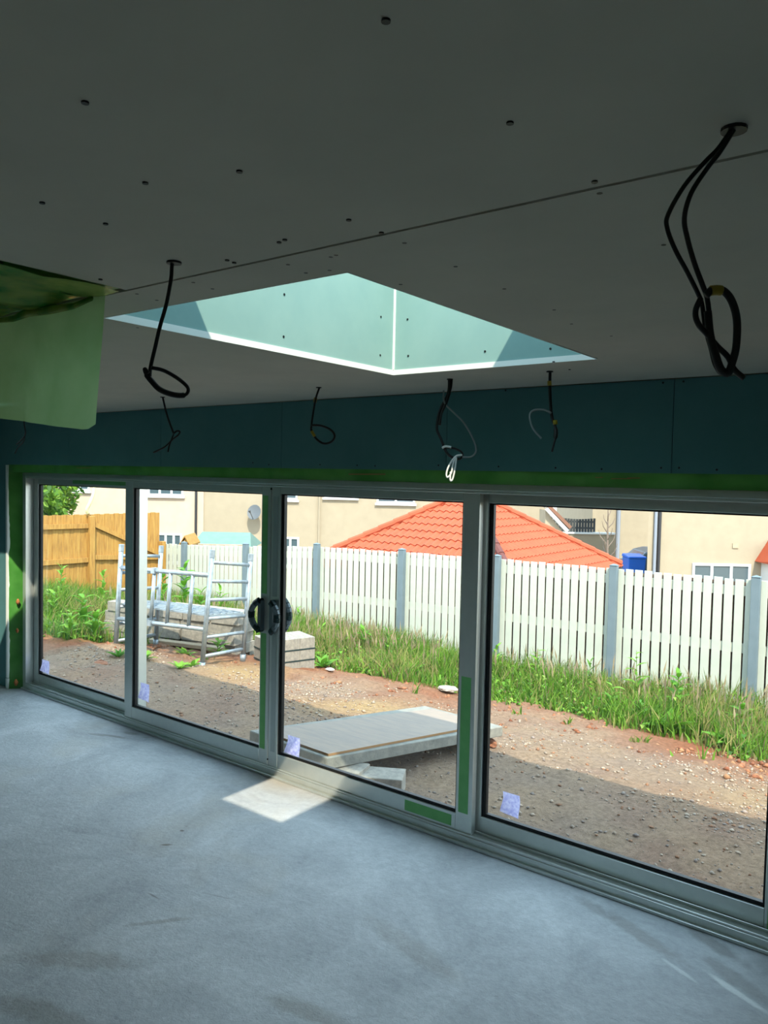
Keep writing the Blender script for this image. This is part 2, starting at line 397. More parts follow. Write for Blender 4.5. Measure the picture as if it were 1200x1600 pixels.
membrane('jamb_membrane', (DX0-.084, -.09, 0), (DX0-.004, -.002, 0), (DX0-.084, -.09, 1.99), (DX0-.004, -.002, 1.99), m_dpm, 6, 60, .008, tr, seed=3)
membrane('jamb_membrane', (DX1+.0, -.002, 0), (DX1+.09, -.11, 0), (DX1+.0, -.002, 1.99), (DX1+.09, -.11, 1.99), m_dpm, 6, 60, .008, tr, seed=8)
for (x, y, s) in [(27, 940, .02), (26, 985, .016), (24, 1066, .022)]:
    q = px_(x, y, DX0-.02); b = MB(); b.tube([(q[0]+.01, q[1], q[2]-s*1.3), (q[0]+.012, q[1], q[2]), (q[0]+.01, q[1], q[2]+s*1.3)], [s*.4, s*.9, s*.3], 9)
    b.build('foam_patch', m_foam, tr, smooth=True)
for (x0, x1, y) in [(545, 602, 741), (120, 142, 731), (930, 942, 746), (955, 985, 748), (285, 300, 734), (980, 1000, 747)]:
    a, c = py_(x0, y, -.088), py_(x1, y, -.088); MB().bar(a, c, .004, .004 if x1-x0 < 40 else .007).build('batten_end', m_plyedge, tr)

# ------------------------------------------------------------------ ceiling, roof, skylights
SKYL = [(-2.04, -1.11, -2.19, -.77), (-6.15, -5.22, -2.19, -.77), (2.05, 2.98, -2.19, -.77),
        (-2.1, -1.05, -6.4, -5.0), (-6.2, -5.15, -6.4, -5.0), (1.6, 2.65, -6.4, -5.0)]  # third and rear row unseen, added to light floor and ceiling
def holed(mb, x0, x1, y0, y1, z0, z1, holes):
    """boxes that fill a rectangle except for rectangular holes"""
    xs = sorted({x0, x1}|{min(max(h[k], x0), x1) for h in holes for k in (0, 1)}); ys = sorted({y0, y1}|{min(max(h[k], y0), y1) for h in holes for k in (2, 3)})
    for i in range(len(xs)-1):
        for j in range(len(ys)-1):
            cx, cy = (xs[i]+xs[i+1])/2, (ys[j]+ys[j+1])/2
            if not any(h[0] < cx < h[1] and h[2] < cy < h[3] for h in holes): mb.box(xs[i], xs[i+1], ys[j], ys[j+1], z0, z1)
    return mb
ceil = struct(empty('ceiling', ((XL+XR)/2, -3.5, CEIL)))
rows = [(-.1, -1.17, [XL, -5.6, .45, XR]), (-1.17, -2.353, [XL, -4.2, .45, 2.2, XR]), (-2.353, -3.56, [-1.69, .7, XR]), (-3.56, -4.76, [XL, -4, -1.6, .8, XR]),
        (-4.76, -5.96, [XL, -5.2, -2.8, -.4, 2, XR]), (-5.96, YB, [XL, -4, -1.6, .8, XR])]
for k, (ya, yb, xs) in enumerate(rows):
    for a, b in zip(xs[:-1], xs[1:]):
        dz = .002 if k == 1 else 0.0
        mb = holed(MB(), a+.001, b-.001, yb+.0034, ya-.0010, CEIL-dz, CEIL+.012, SKYL)
        if mb.v: mb.build('plasterboard', m_ceil, ceil)
for (x, y) in [(603, 31), (133, 159), (797, 191), (374, 267), (227, 285), (66, 316), (165, 349), (929, 283), (937, 300), (545, 343), (596, 363), (436, 378), (445, 374), (632, 378), (355, 406), (366, 410),
               (517, 400), (525, 397), (450, 412), (478, 425), (515, 421), (712, 415), (626, 443), (1037, 381), (157, 436), (302, 440), (332, 450), (788, 450), (866, 483), (893, 505), (214, 458), (245, 468), (955, 524), (865, 565), (890, 577), (215, 511)]:
    q = pz(x, y, CEIL); MB().tube([(q[0], q[1], CEIL-.0024), (q[0], q[1], CEIL+.001)], .0048, 10).build('screw', m_screw, ceil)
# faint scuffs as thin filler smears
roof = holed(MB(), XL-.35, XR+.35, YB-.3, .27, 2.45, 2.82, [(h[0]-.03, h[1]+.03, h[2]-.03, h[3]+.03) for h in SKYL]).build('roof_slab', m_roof); struct(roof)
struct(MB().box(XL-.35, XR+.35, .27, .30, 2.40, 2.84).build('trim_2', m_white))
for k, (x0, x1, y0, y1) in enumerate(SKYL):
    sk = struct(empty('window_%d' % (k+1), ((x0+x1)/2, (y0+y1)/2, CEIL)))
    ZT = 3.11; e = .001; t = .013
    for (a, b, c, d) in [(x0-e-t, x0-e, y0-e, y1+e), (x1+e, x1+e+t, y0-e, y1+e), (x0-e-t, x1+e+t, y1+e, y1+e+t), (x0-e-t, x1+e+t, y0-e-t, y0-e)]:
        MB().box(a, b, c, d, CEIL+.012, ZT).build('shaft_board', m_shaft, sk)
    for (a, b, c, d) in [(x0, x0+.003, y0, y1), (x1-.003, x1, y0, y1), (x0, x1, y1-.003, y1), (x0, x1, y0, y0+.003)]:
        MB().box(a, b, c, d, CEIL-.003, CEIL+.019).build('edge_bead', m_white, sk)
    MB().box(x0-e, x0-e+.007, y1+e-.007, y1+e, CEIL+.02, ZT).build('corner_bead', m_white, sk)
    fr = MB(); fr.box(x0-.09, x0-.02, y0-.09, y1+.09, 2.8, ZT+.02).box(x1+.02, x1+.09, y0-.09, y1+.09, 2.8, ZT+.02).box(x0-.02, x1+.02, y1+.02, y1+.09, 2.8, ZT+.02).box(x0-.02, x1+.02, y0-.09, y0-.02, 2.8, ZT+.02)
    fr.build('kerb', m_frame_d, sk)
    MB().box(x0-.05, x1+.05, y0-.05, y1+.05, ZT+.02, ZT+.032).build('pane', m_rglass, sk)
    if k == 0:
        for (x, y, w_) in [(595, 495, 0), (594, 555, 0), (444, 460, 0), (443, 526, 0), (637, 499, 1), (638, 556, 1), (758, 549, 1), (860, 545, 1)]:
            q = px_(x, y, x0-e) if not w_ else py_(x, y, y1+e)
            d = np.array([.002, 0, 0]) if not w_ else np.array([0, -.002, 0])
            MB().tube([q-d*.2, q+d], .0045, 8).build('screw', m_screw, sk)

# vapour membrane on the ceiling left of the last board, and the flap hanging from it
vm = struct(empty('trim_3', (-3, -2.9, CEIL)))
MB().box(XL, -1.693, -3.56, -2.36, CEIL+.004, CEIL+.012).build('backing', m_dpm, vm)
membrane('membrane', (XL, -3.55, CEIL-.004), (-1.692, -3.55, CEIL-.004), (XL, -2.37, CEIL-.004), (-1.692, -2.37, CEIL-.004), m_fold, 90, 18, .012, vm)
def sheet():
    x1, n, nv = -1.765, 90, 16; V = []; x0 = -4.6
    for j in range(nv+1):
        v = j/nv
        for i in range(n+1):
            u = i/n; x = x0+(x1-x0)*u
            zb = 2.056+(x1-x)*.095
            if u > .98: zb += .018*((u-.98)/.02)**2
            xx = x-(.028*v if u > .5 else 0)*u
            z = CEIL-.004+(zb-CEIL)*v
            y = -2.362+.012*math.sin(x*17+.8*math.sin(x*5))*v+.006*math.sin(x*41+v*2)*v-.012*v
            V.append((xx, y, z))
    Fs = [(j*(n+1)+i, j*(n+1)+i+1, (j+1)*(n+1)+i+1, (j+1)*(n+1)+i) for j in range(nv) for i in range(n)]
    mb = MB().add(V, Fs); o = mb.build('plastic_sheet', m_sheet, smooth=True, origin=(-3.2, -2.36, CEIL))
    tag(o, 'green translucent plastic sheet hanging from the ceiling on the left', 'plastic sheet')
    rl = MB()
    P = [(-4.6+.1*i, -2.375+.006*math.sin(i*1.7), CEIL-.016+.004*math.sin(i*2.3)) for i in range(29)]
    rl.tube(P, [.011+.004*math.sin(i*1.3) for i in range(29)], 8, flat=.6)
    rl.build('rolled_fold', m_fold, o, smooth=True)
sheet()

# ------------------------------------------------------------------ sliding patio door
door = struct(empty('door_1', ((DX0+DX1)/2, .05, 0)))
fr = MB()
def rect_frame(mb, x0, x1, z0, z1, y0, y1, wl, wr, wb, wt):
    mb.box(x0, x0+wl, y0, y1, z0, z1); mb.box(x1-wr, x1, y0, y1, z0, z1)
    mb.box(x0+wl, x1-wr, y0, y1, z0, z0+wb); mb.box(x0+wl, x1-wr, y0, y1, z1-wt, z1); return mb
def dpart(name, bx, m=m_frame, bev=.002, par=None): return MB().box(*bx).build(name, m, par or door, bev=bev)
HT = 1.925
dpart('jamb', (DX0, DX0+.05, -.01, .14, 0, HT)); dpart('jamb', (DX1-.05, DX1, -.01, .14, 0, HT))
dpart('head', (DX0+.05, DX1-.05, -.01, .14, HT-.035, HT)); dpart('head_fascia', (DX0, DX1, -.004, .14, HT, HT+.03), m_frame_d)
dpart('sill', (DX0+.05, DX1-.05, -.012, .14, 0.012, .05))
dpart('sill_lip', (DX0, DX1, -.03, .02, 0, .016), m_frame); dpart('sill_base', (DX0, DX1, .02, .2, -.1, .012), m_frame_d)
dpart('track', (DX0+.05, DX1-.05, -.008, .000, .05, .062)); dpart('track', (DX0+.05, DX1-.05, .052, .058, .05, .064))
dpart('track', (DX0+.05, DX1-.05, -.008, -.001, 1.875, 1.89))
def panel(x0, x1, y0, wl, wr, zb, zt, wb, wt, dp=.042):
    """sliding or fixed leaf: stiles, rails, gasket, glass"""
    p = empty('glazed_panel', ((x0+x1)/2-wloc(door).x, y0+.02-wloc(door).y, 0), 0, door); y1 = y0+dp
    dpart('stile', (x0, x0+wl, y0, y0+.042, zb, zt), par=p); dpart('stile', (x1-wr, x1, y0, y1, zb, zt), par=p)
    dpart('rail', (x0+wl, x1-wr, y0+.001, y0+.042, zb, zb+wb), par=p); dpart('rail', (x0+wl, x1-wr, y0+.001, y0+.042, zt-wt, zt), par=p)
    g = .012; gx0, gx1, gz0, gz1 = x0+wl, x1-wr, zb+wb, zt-wt
    rect_frame(MB(), gx0, gx1, gz0, gz1, y0+.012, y0+.036, .024, .010, .018, .008).build('gasket', m_gasket, p)
    MB().box(gx0+.005, gx1-.005, y0+.020, y0+.024, gz0+.005, gz1-.005).build('pane', m_glass, p)
    return p
P1 = panel(-6.605, -5.056, .062, .07, .09, .05, 1.885, .085, .06, .075)
P4 = panel(-2.115, -.555, .062, .10, .07, .05, 1.885, .095, .06, .075)
P2 = panel(-5.145, -3.572, .0, .095, .083, .056, 1.888, .095, .058)
P3 = panel(-3.568, -2.035, .0, .083, .10, .056, 1.888, .095, .058)
def film(px0, px1, py0, py1, y, par):
    a, b = py_(px0, py0, y), py_(px1, py1, y)
    MB().box(min(a[0], b[0]), max(a[0], b[0]), y-.0012, y, min(a[2], b[2]), max(a[2], b[2])).build('protective_film', m_film, par)
def filmx(x0, x1, z0, z1, y, par): MB().box(x0, x1, y-.0012, y, z0, z1).build('protective_film', m_film, par)
filmx(-3.645, -3.598, 1.18, 1.815, .0, P2); filmx(-3.645, -3.598, .16, .92, .0, P2)
filmx(-3.566, -3.52, 1.18, 1.815, .0, P3) if False else None
filmx(-2.118, -2.058, .165, .90, .0, P3); filmx(-2.47, -2.16, .075, .135, .001, P3)
filmx(-5.98, -5.17, 1.842, 1.872, .0625, P1)
filmx(-.612, -.565, .02, .5, .062, P4)
for p, x0, x1, a, b in ((P3, -3.545, -3.505, .16, .93), (P3, -3.545, -3.505, 1.17, 1.81)):
    MB().box(x0, x1, -.0012, 0, a, b).build('protective_film', m_frame_d, p)
# bow handles: grey plastic bows half covered in dark green film
def handle(par, x, y, side, zc, h=.195, bulge=.072):
    mb = MB(); n = 8; P = []
    for i in range(n+1):
        t = -1+2*i/n; P.append((x+side*bulge*(1-abs(t)**2.6), y, zc+t*h/2))
    for i in range(n):
        mb.tube([P[i], P[i+1]], .023, 8, mi=0 if i in (0, 3, 4, 7) else 1, flat=.8)
    for q in (P[0], P[-1]): mb.tube([(q[0], y, q[2]), (q[0], y-(.03 if y > 0.03 else -.03), q[2])], .014, 8, 0)
    mb.box(x-.014, x+.014, min(y, (.0 if y < .02 else .05)), max(y, .0) if y < .02 else y, zc-h/2, zc+h/2, 1)
    return mb.build('handle', [m_hgreen, m_hgrey], par, smooth=False)
handle(P2, -3.632, -.034, -1, 1.04); handle(P3, -3.525, -.034, 1, 1.04, bulge=.055); handle(P3, -3.525, .085, 1, 1.04, bulge=.045)
handle(P2, -3.632, .085, -1, 1.05)
MB().tube([(-3.57, -.001, .10), (-3.57, .003, .10)], .006, 8).build('latch', m_gasket, P2)
MB().tube([(-3.57, -.001, 1.86), (-3.57, .003, 1.86)], .008, 8).build('latch', m_gasket, P2)
# curling paper labels on the panes
def paper(qx0, qx1, qy0, qy1, yy, par, curl=.02):
    a, b = py_(qx0, qy0, yy), py_(qx1, qy1, yy); x0, x1 = min(a[0], b[0]), max(a[0], b[0]); z1, z0 = max(a[2], b[2]), min(a[2], b[2])
    V = []; n = 6
    for j in range(n+1):
        for i in range(n+1):
            u, v = i/n, j/n; V.append((x0+(x1-x0)*u+.004*math.sin(v*5), yy-.0015-curl*v*v*(1-u)-.003*math.sin(u*6)*v, z1-(z1-z0)*v*(1-.18*(1-u))))
    Fs = [(j*(n+1)+i, j*(n+1)+i+1, (j+1)*(n+1)+i+1, (j+1)*(n+1)+i) for j in range(n) for i in range(n)]
    o = MB().add(V, Fs).build('paper_label', m_paper, par, smooth=True); o['label'] = 'pale lilac paper label curling off the glass'
paper(450, 468, 1148, 1184, .02, P3, .03); paper(786, 811, 1236, 1280, .082, P4); paper(220, 233, 1066, 1098, .02, P2); paper(66, 77, 1030, 1054, .082, P1)

# ------------------------------------------------------------------ hanging cables
def cable(name, hole, strands, label, plate=True):
    hx, hy = hole; q = pz(hx, hy, CEIL); dp = dep(q)
    root = empty(name, tuple(q)); tag(root, label, 'cable', 'cable tails hanging from ceiling holes')
    hz = MB(); hz.tube([(q[0], q[1], CEIL-.0045), (q[0], q[1], CEIL+.001)], .016 if dp < 2 else .014, 14); hz.build('ceiling_hole', m_screw, root)
    for nm, P, r, m, fl in strands:
        pts = []
        for i, p in enumerate(P):
            dd = dp+(p[2] if len(p) > 2 else .006*math.sin(i*1.1+len(P)))
            pts.append(pt(p[0], p[1], dd))
        MB().tube(catmull(pts, 5), r, 8, flat=fl).build(nm, m, root, smooth=True)
    return root
z1_ = lambda L: [(1000+x/3.635, 170+y/3.635)+tuple(e) for x, y, *e in L]
cable('hanging_cable', (1147, 200), [
    ('strand', z1_([(520, 112, 0), (505, 140), (440, 230), (370, 300), (250, 440), (160, 600), (155, 680), (200, 800), (270, 930), (330, 1050), (352, 1110), (372, 1250), (402, 1360), (425, 1450), (460, 1500), (500, 1480)]), .0030, m_black, 1),
    ('strand', z1_([(535, 112, 0), (520, 140), (450, 250), (380, 340), (290, 480), (252, 620), (270, 740), (310, 880), (355, 1000), (382, 1080), (402, 1250), (422, 1380), (452, 1480), (490, 1492), (520, 1450)]), .0032, m_black, 1),
    ('strand', z1_([(345, 1075, -.012), (315, 1150, -.012), (330, 1220, -.012), (390, 1290, -.012), (440, 1350, -.012), (500, 1410, -.012), (535, 1480, -.012), (590, 1530, -.012)]), .0036, m_black, 1),
    ('loop', z1_([(375, 1060, -.014), (410, 1030, -.014), (470, 1032, -.012), (520, 1090, -.012), (550, 1200, -.01), (546, 1350, -.01), (524, 1440, -.012), (500, 1500, -.012), (460, 1480, -.012), (430, 1400, -.012), (400, 1290, -.012), (385, 1150, -.012)]), .0050, m_black, 1),
    ('tape', z1_([(400, 1034, -.0145), (430, 1030, -.0135), (462, 1032, -.0125)]), .0064, m_tape, 1)],
    'longest black twin cable with thick knotted loop, hanging by the right edge')
z2_ = lambda L: [(x/4, 380+y/4)+tuple(e) for x, y, *e in L]
cable('hanging_cable', (272, 409), [
    ('strand', z2_([(1078, 112, 0), (1074, 150), (1068, 230), (1040, 380), (1000, 520), (970, 650), (942, 770), (936, 830)]), .0042, m_black, .7),
    ('loop', z2_([(945, 778, -.01), (1020, 795), (1100, 838), (1165, 890), (1176, 925), (1150, 950), (1080, 946), (1000, 915), (950, 865), (912, 815), (905, 785), (925, 810, -.01)]), [.0042]*5*5+[.0068]*5*4+[.0045]*11, m_black, .8)],
    'long black cable with open oval loop, hanging beside the green sheet')
z3_ = lambda L: [(x/2.857, 560+y/2.857)+tuple(e) for x, y, *e in L]
cable('hanging_cable', (254, 620), [
    ('strand', z3_([(726, 172, 0), (742, 240), (758, 290), (775, 335)]), .0062, m_black, .8),
    ('strand', z3_([(775, 335), (790, 324), (803, 328), (795, 342), (770, 362), (735, 395), (685, 420)]), .0058, m_black, .8),
    ('strand', z3_([(775, 338), (757, 385), (750, 418)]), .0055, m_black, .8)],
    'short black cable splitting into two tails, below the oval looped cable')
z4_ = lambda L: [(420+x/2.4, 560+y/2.4)+tuple(e) for x, y, *e in L]
cable('hanging_cable', (498, 605), [
    ('strand', z4_([(190, 108, 0), (175, 155), (164, 220), (158, 268)]), .0068, m_black, .7),
    ('loop', z4_([(158, 265, -.01), (175, 298), (205, 319), (235, 312), (247, 290), (232, 268), (197, 253), (160, 250, -.01)]), .0056, m_black, .8),
    ('tape', z4_([(176, 148, 0), (172, 165, 0)]), .0085, m_tape, 1), ('tape', z4_([(160, 272, -.01), (172, 292, -.01)]), .0075, m_tape, 1)],
    'black cable with small round loop, hanging under the skylight corner')
cable('hanging_cable', (703, 592), [
    ('strand', z4_([(676, 72, 0), (672, 130), (642, 195), (630, 260), (645, 300), (665, 350), (690, 372), (718, 376), (726, 356), (702, 340), (664, 333)]), .0058, m_black, .8),
    ('strand', z4_([(686, 72, 0), (682, 110, -.01), (668, 160, -.01), (648, 205, -.01), (640, 250, -.01)]), .0058, m_black, 1),
    ('grey_strand', z4_([(656, 120, -.012), (658, 165, -.012), (690, 200), (730, 240), (765, 300), (777, 345), (760, 368), (725, 370)]), .0040, m_gcable, 1),
    ('white_tail', z4_([(725, 362, -.014), (700, 368, -.014), (676, 402, -.014), (666, 432, -.014), (670, 446, -.014), (684, 430, -.014), (692, 392, -.014), (703, 372, -.014), (697, 420, -.014), (688, 455, -.014), (680, 455, -.014), (682, 425, -.014)]), .0042, m_wcable, 1),
    ('white_tail', z4_([(650, 336, -.012), (662, 330, -.012), (684, 333, -.012)]), .005, m_wcable, 1)],
    'black and grey cable with curled white tail, hanging in front of the teal wall')
cable('hanging_cable', (859, 580), [
    ('strand', z4_([(1055, 44, 0), (1054, 120), (1060, 210), (1075, 260), (1075, 295), (1062, 350)]), [.0062]*16+[.0085]*5+[.004]*5, m_black, .8),
    ('grey_strand', z4_([(1060, 205), (1028, 192), (990, 196), (978, 218), (990, 262), (1022, 300)]), .0040, m_gcable, 1),
    ('tape', z4_([(1052, 85, 0), (1053, 102, 0)]), .0085, m_tape, 1), ('tape', z4_([(1073, 232, 0), (1075, 248, 0)]), .0095, m_tape, 1)],
    'straight black cable with yellow tape and thin grey arc, under the right skylight tip')
cable('hanging_cable', (37, 636), [
    ('strand', z3_([(105, 218, 0), (108, 290), (113, 335), (95, 365), (72, 385)]), .005, m_black, .8),
    ('strand', z3_([(112, 330, -.01), (106, 370, -.01), (80, 398, -.01), (66, 425, -.01)]), .004, m_black, .8)],
    'thin dark cable hanging below the green sheet, nearest the left wall')

# ------------------------------------------------------------------ ground outside
def gz(x, y):
    x = np.asarray(x, float); y = np.asarray(y, float)
    z = np.where(y < 2, -.28, -.28-(y-2)*.152); z = np.maximum(z, -1.06)
    z = z+.05*vnoise(x, y, .8)*np.clip(y, 0, 1)+.03*vnoise(x, y, 2.3)+.026*vnoise(x, y, 5.3)+.020*vnoise(x, y, 11)
    return z
def gzf(x, y): return float(gz(x, y))
def grass_edge(x):
    return np.interp(x, [-15, -12, -10.0, -9.0, -8.7, -7.4, -6.9, -6.3, -4.5, -3, -1.6, 0, 4], [1.3, 1.4, 1.7, 1.95, 3.3, 3.6, 4.2, 3.9, 4.45, 4.55, 4.25, 4.3, 4.3])
def ground():
    xs = np.concatenate([np.arange(-30, -14, .5), np.arange(-14, 2, .045), np.arange(2, 14, .5)]); ys = np.concatenate([np.arange(.15, 5.2, .045), np.arange(5.2, 7.4, .12), [8, 9, 10]])
    X, Y = np.meshgrid(xs, ys); Z = gz(X, Y); Z = np.where(Y > 7.3, -1.06-(Y-7.3)*.4, Z)
    # turned reddish soil ridge just before the grass
    e = grass_edge(X)-Y
    Z = Z+np.where((e > -.2) & (e < .9), .05*np.maximum(0, vnoise(X, Y, 3.1)+.25)+.05*np.maximum(0, vnoise(X, Y, 8)), 0)
    V = np.stack([X.ravel(), Y.ravel(), Z.ravel()], 1); ny, nx = X.shape
    I = (np.arange(ny-1)[:, None]*nx+np.arange(nx-1)[None, :]).ravel(); Fq = np.stack([I, I+1, I+nx+1, I+nx], 1)
    tan, red, yel, gry, grn = [np.array(srgb(*c)[:3]) for c in ((164, 138, 114), (150, 94, 66), (184, 154, 106), (140, 124, 116), (74, 90, 40))]
    n1 = (vnoise(X, Y, 1.1)+.5).ravel()[:, None]; n2 = (vnoise(X, Y, 3.7)+.5).ravel()[:, None]
    c = tan*(1-n2*.5)+gry*n2*.5
    er = np.clip((e.ravel()[:, None]+.3)/1.7, 0, 1); wr = np.clip(1-er+.55*(n1-.5)+.3*(n2-.5), 0, 1); c = c*(1-wr)+red*wr
    wy = np.clip((n1-.55)*3, 0, 1)*np.clip(1-abs(Y.ravel()[:, None]-2.6)/.9, 0, 1)*.7; c = c*(1-wy)+yel*wy
    wg = np.clip(-e.ravel()[:, None]*1.5+.2*(n2-.5), 0, 1); c = c*(1-wg)+grn*wg*.8
    o = bulk('ground', V, Fq, c, m_soil, 4); struct(o); o.data.polygons.foreach_set('use_smooth', [True]*len(Fq))
ground()
struct(MB().box(-90, 60, 9.5, 130, -3.2, -2.15).build('terrain', m_plank))

# loose gravel and soil crumbs, far too many to count
def scatter_stones(name, N, xr, yr, smin, smax, cols, dens=None):
    base = np.array([(1, 0, 0), (-1, 0, 0), (0, 1, 0), (0, -1, 0), (0, 0, 1), (0, 0, -1)], float)
    ft = np.array([(0, 2, 4), (2, 1, 4), (1, 3, 4), (3, 0, 4), (2, 0, 5), (1, 2, 5), (3, 1, 5), (0, 3, 5)])
    x = rng.uniform(*xr, N); y = rng.uniform(*yr, N)
    if dens is not None: k = rng.random(N) < dens(x, y); x, y = x[k], y[k]; N = len(x)
    s = smin*(smax/smin)**(rng.random(N)**2.2); sc = rng.uniform(.6, 1.3, (N, 1, 3))*s[:, None, None]; sc[:, :, 2] *= .7
    P = base[None]*sc*rng.uniform(.75, 1.2, (N, 6, 1)); a = rng.uniform(0, 6.28, N)
    ca, sa = np.cos(a)[:, None], np.sin(a)[:, None]; V = np.stack([P[..., 0]*ca-P[..., 1]*sa, P[..., 0]*sa+P[..., 1]*ca, P[..., 2]], -1)
    V += np.stack([x, y, gz(x, y)+s*.25], 1)[:, None, :]
    Fq = (ft[None]+6*np.arange(N)[:, None, None]).reshape(-1, 3)
    C = np.array([srgb(*c)[:3] for c in cols])[rng.integers(0, len(cols), N)]*rng.uniform(.8, 1.15, (N, 1)); C = np.repeat(C, 6, 0)
    o = bulk(name, V.reshape(-1, 3), Fq, C, m_clay, 3); return o
m_clay = mat_attr('stone_colours', .95)
o = scatter_stones('gravel', 26000, (-9, .6), (.35, 4.4), .005, .022, [(158, 138, 120), (144, 128, 114), (142, 104, 80), (166, 148, 130), (130, 116, 108)],
                   lambda x, y: .25+.75*(vnoise(x, y, 1.3) > .05)*(y > 1.6))
tag(o, 'loose pale gravel scattered over the bare soil', 'gravel', kind='stuff')
o = scatter_stones('soil_crumbs', 14000, (-13, 1), (1.6, 4.8), .008, .045, [(128, 80, 56), (140, 92, 66), (116, 72, 52), (146, 106, 76)],
                   lambda x, y: np.exp(-((grass_edge(x)-.35-y)/.45)**2))
tag(o, 'broken red soil crumbs along the edge of the grass', 'soil', kind='stuff')

def lump(name, px, py, z, size, m, label, cat, seed, flat=.6):
    q = pz(px, py, z); r2 = np.random.default_rng(seed); mb = MB(); n, k = 10, 6; V = []
    for j in range(k+1):
        th = math.pi*j/k
        for i in range(n):
            a = 2*math.pi*i/n; rr = size*(1+.0*th)*(1+.28*(r2.random()-.5)); V.append((q[0]+rr*math.sin(th)*math.cos(a), q[1]+rr*math.sin(th)*math.sin(a)*.8, q[2]+size*flat*.7+rr*flat*math.cos(th)))
    Fs = [(j*n+i, (j+1)*n+i, (j+1)*n+(i+1) % n, j*n+(i+1) % n) for j in range(k) for i in range(n)]
    o = mb.add(V, Fs).build(name, m); tag(o, label, cat); return o
lump('soil_clod', 765, 1166, -.32, .07, m_clod, 'reddish lump of soil at the far end of the slab', 'soil clod', 1)
lump('stone', 70, 990, -.4, .17, m_stone, 'large pale boulder half hidden in grass before the timber fence', 'stone', 2, .8)
lump('stone', 1040, 1392, -.29, .022, m_stone, 'small pale stone on the soil nearest the right door panel', 'stone', 3)
lump('stone', 926, 1281, -.29, .014, m_white, 'tiny white stone on the shaded soil beyond the lilac label', 'stone', 4)
lump('stone', 672, 1114, -.33, .028, m_white, 'flat white stone beyond the plywood covered slab', 'stone', 5, .3)
lump('stone', 516, 1047, -.46, .06, m_white, 'flat whitish stone beside the strapped block pack', 'stone', 6, .25)
lump('stone', 700, 1078, -.55, .14, m_stone, 'broad flat pale stone at the edge of the grass', 'stone', 7, .18)
lump('soil_clod', 158, 1045, -.35, .12, m_clod, 'low brown soil lump in front of the scaffold tower', 'soil clod', 8, .5)
lump('stone', 255, 1040, -.41, .06, m_stone, 'rounded tan stone before the timber plank', 'stone', 9, .8)

# ------------------------------------------------------------------ slab on blocks by the door
def slab():
    A = np.array([-3.47, .47, -.0]); B = np.array([-4.30, .52, -.0]); C = np.array([-3.06, 2.25, -.13]); D = B+(C-A)
    t = np.array([0, 0, -.085]); root = empty('concrete_slab', tuple((A+D)/2+t)); tag(root, 'long pale concrete slab propped on blocks outside the middle door panel', 'slab')
    MB().prism([A, C, D, B], t).build('slab', m_conc, root, bev=.006)
    p = lambda u, v, h: A+(C-A)*u+(B-A)*v+np.array([0, 0, h])
    o = MB().prism([p(.02, .03, .018), p(.93, .08, .018), p(.95, .8, .018), p(.02, .9, .018)], np.array([0, 0, -.017]))
    o.m = [0, 0]+[1]*4
    r2 = o.build('plywood_sheet', [m_ply, m_plyedge]); tag(r2, 'worn plywood sheet lying on the long concrete slab', 'plywood')
slab()
mb_block = MB().box(-.22, .22, -.1075, .1075, 0, .14).build('concrete_block', m_block, local=True, bev=.004)
BLOCKN = [0]
def block(x, y, z, rz, label, group=None, parent=None):
    if BLOCKN[0] == 0: o = mb_block
    else: o = copyo(mb_block)
    BLOCKN[0] += 1
    for k in ('label', 'category', 'group'):
        if k in o: del o[k]
    o.rotation_euler = (0, 0, rz); o.location = (x, y, z); o.parent = None
    if parent is not None: o.parent = parent
    else: tag(o, label, 'block', group)
    return o
block(-3.53, .64, gzf(-3.53, .64)+.035, .25, 'concrete block under the near edge of the plywood covered slab')
block(-3.27, .74, gzf(-3.27, .74)+.0, .5, 'concrete block beside the slab prop, nearest the door glass')

# ------------------------------------------------------------------ block stacks by the scaffold
def stackA():
    ang = .235; o = np.array([-10.02, 2.93]); ux = np.array([math.cos(ang), math.sin(ang)]); uy = np.array([-ux[1], ux[0]])
    names = ['bottom', 'second', 'third', 'top']; r2 = np.random.default_rng(5)
    for c in range(4):
        for row in range(2):
            n = 5
            for i in range(n):
                if c == 3 and (row == 1 and i in (0, 1)): continue
                off = .0 if (c+row) % 2 == 0 else .02
                s = .22+i*.462+off*2+(c == 3)*.03+r2.normal(0, .008); v = .12+row*.235+r2.normal(0, .012)+(.03, .0, .035, .01)[c]
                q = o+ux*s+uy*v; z = -.60+.14*c+.10
                block(q[0], q[1], z, ang+r2.normal(0, .02), 'grey block %s from left, %s course, %s row of the long stack' % (['first', 'second', 'third', 'fourth', 'fifth'][i], names[c], ['front', 'back'][row]), 'blocks in the long stack')
    for (s, v, rz) in [(1.55, .62, .1), (2.0, .66, -.1)]:
        q = o+ux*s+uy*v
        block(q[0], q[1], -.6, ang+rz, '')['label'] = 'loose grey block on the ground behind the long stack, %s' % ('skewed left' if rz > 0 else 'skewed right')
    q = o+ux*1.2-uy*.35
    a, b = o+ux*1.0-uy*.12, o+ux*2.2-uy*.10
    z = gzf(a[0], a[1])+.03
    tag(MB().bar((a[0], a[1], z), (b[0], b[1], z), .12, .05).build('timber_plank', m_plank, bev=.004), 'weathered timber plank on the soil under the scaffold tower', 'plank')
    for k, s in enumerate((.5, 1.3, 2.1)):
        a, b = o+ux*s, o+ux*s+uy*.5
        tag(MB().bar((a[0], a[1], -.55), (b[0], b[1], -.55), .09, .098).build('timber_bearer', m_plank), 'timber bearer under the long block stack, %s' % ['at its left end', 'at its middle', 'at its right end'][k], 'bearer')
stackA()
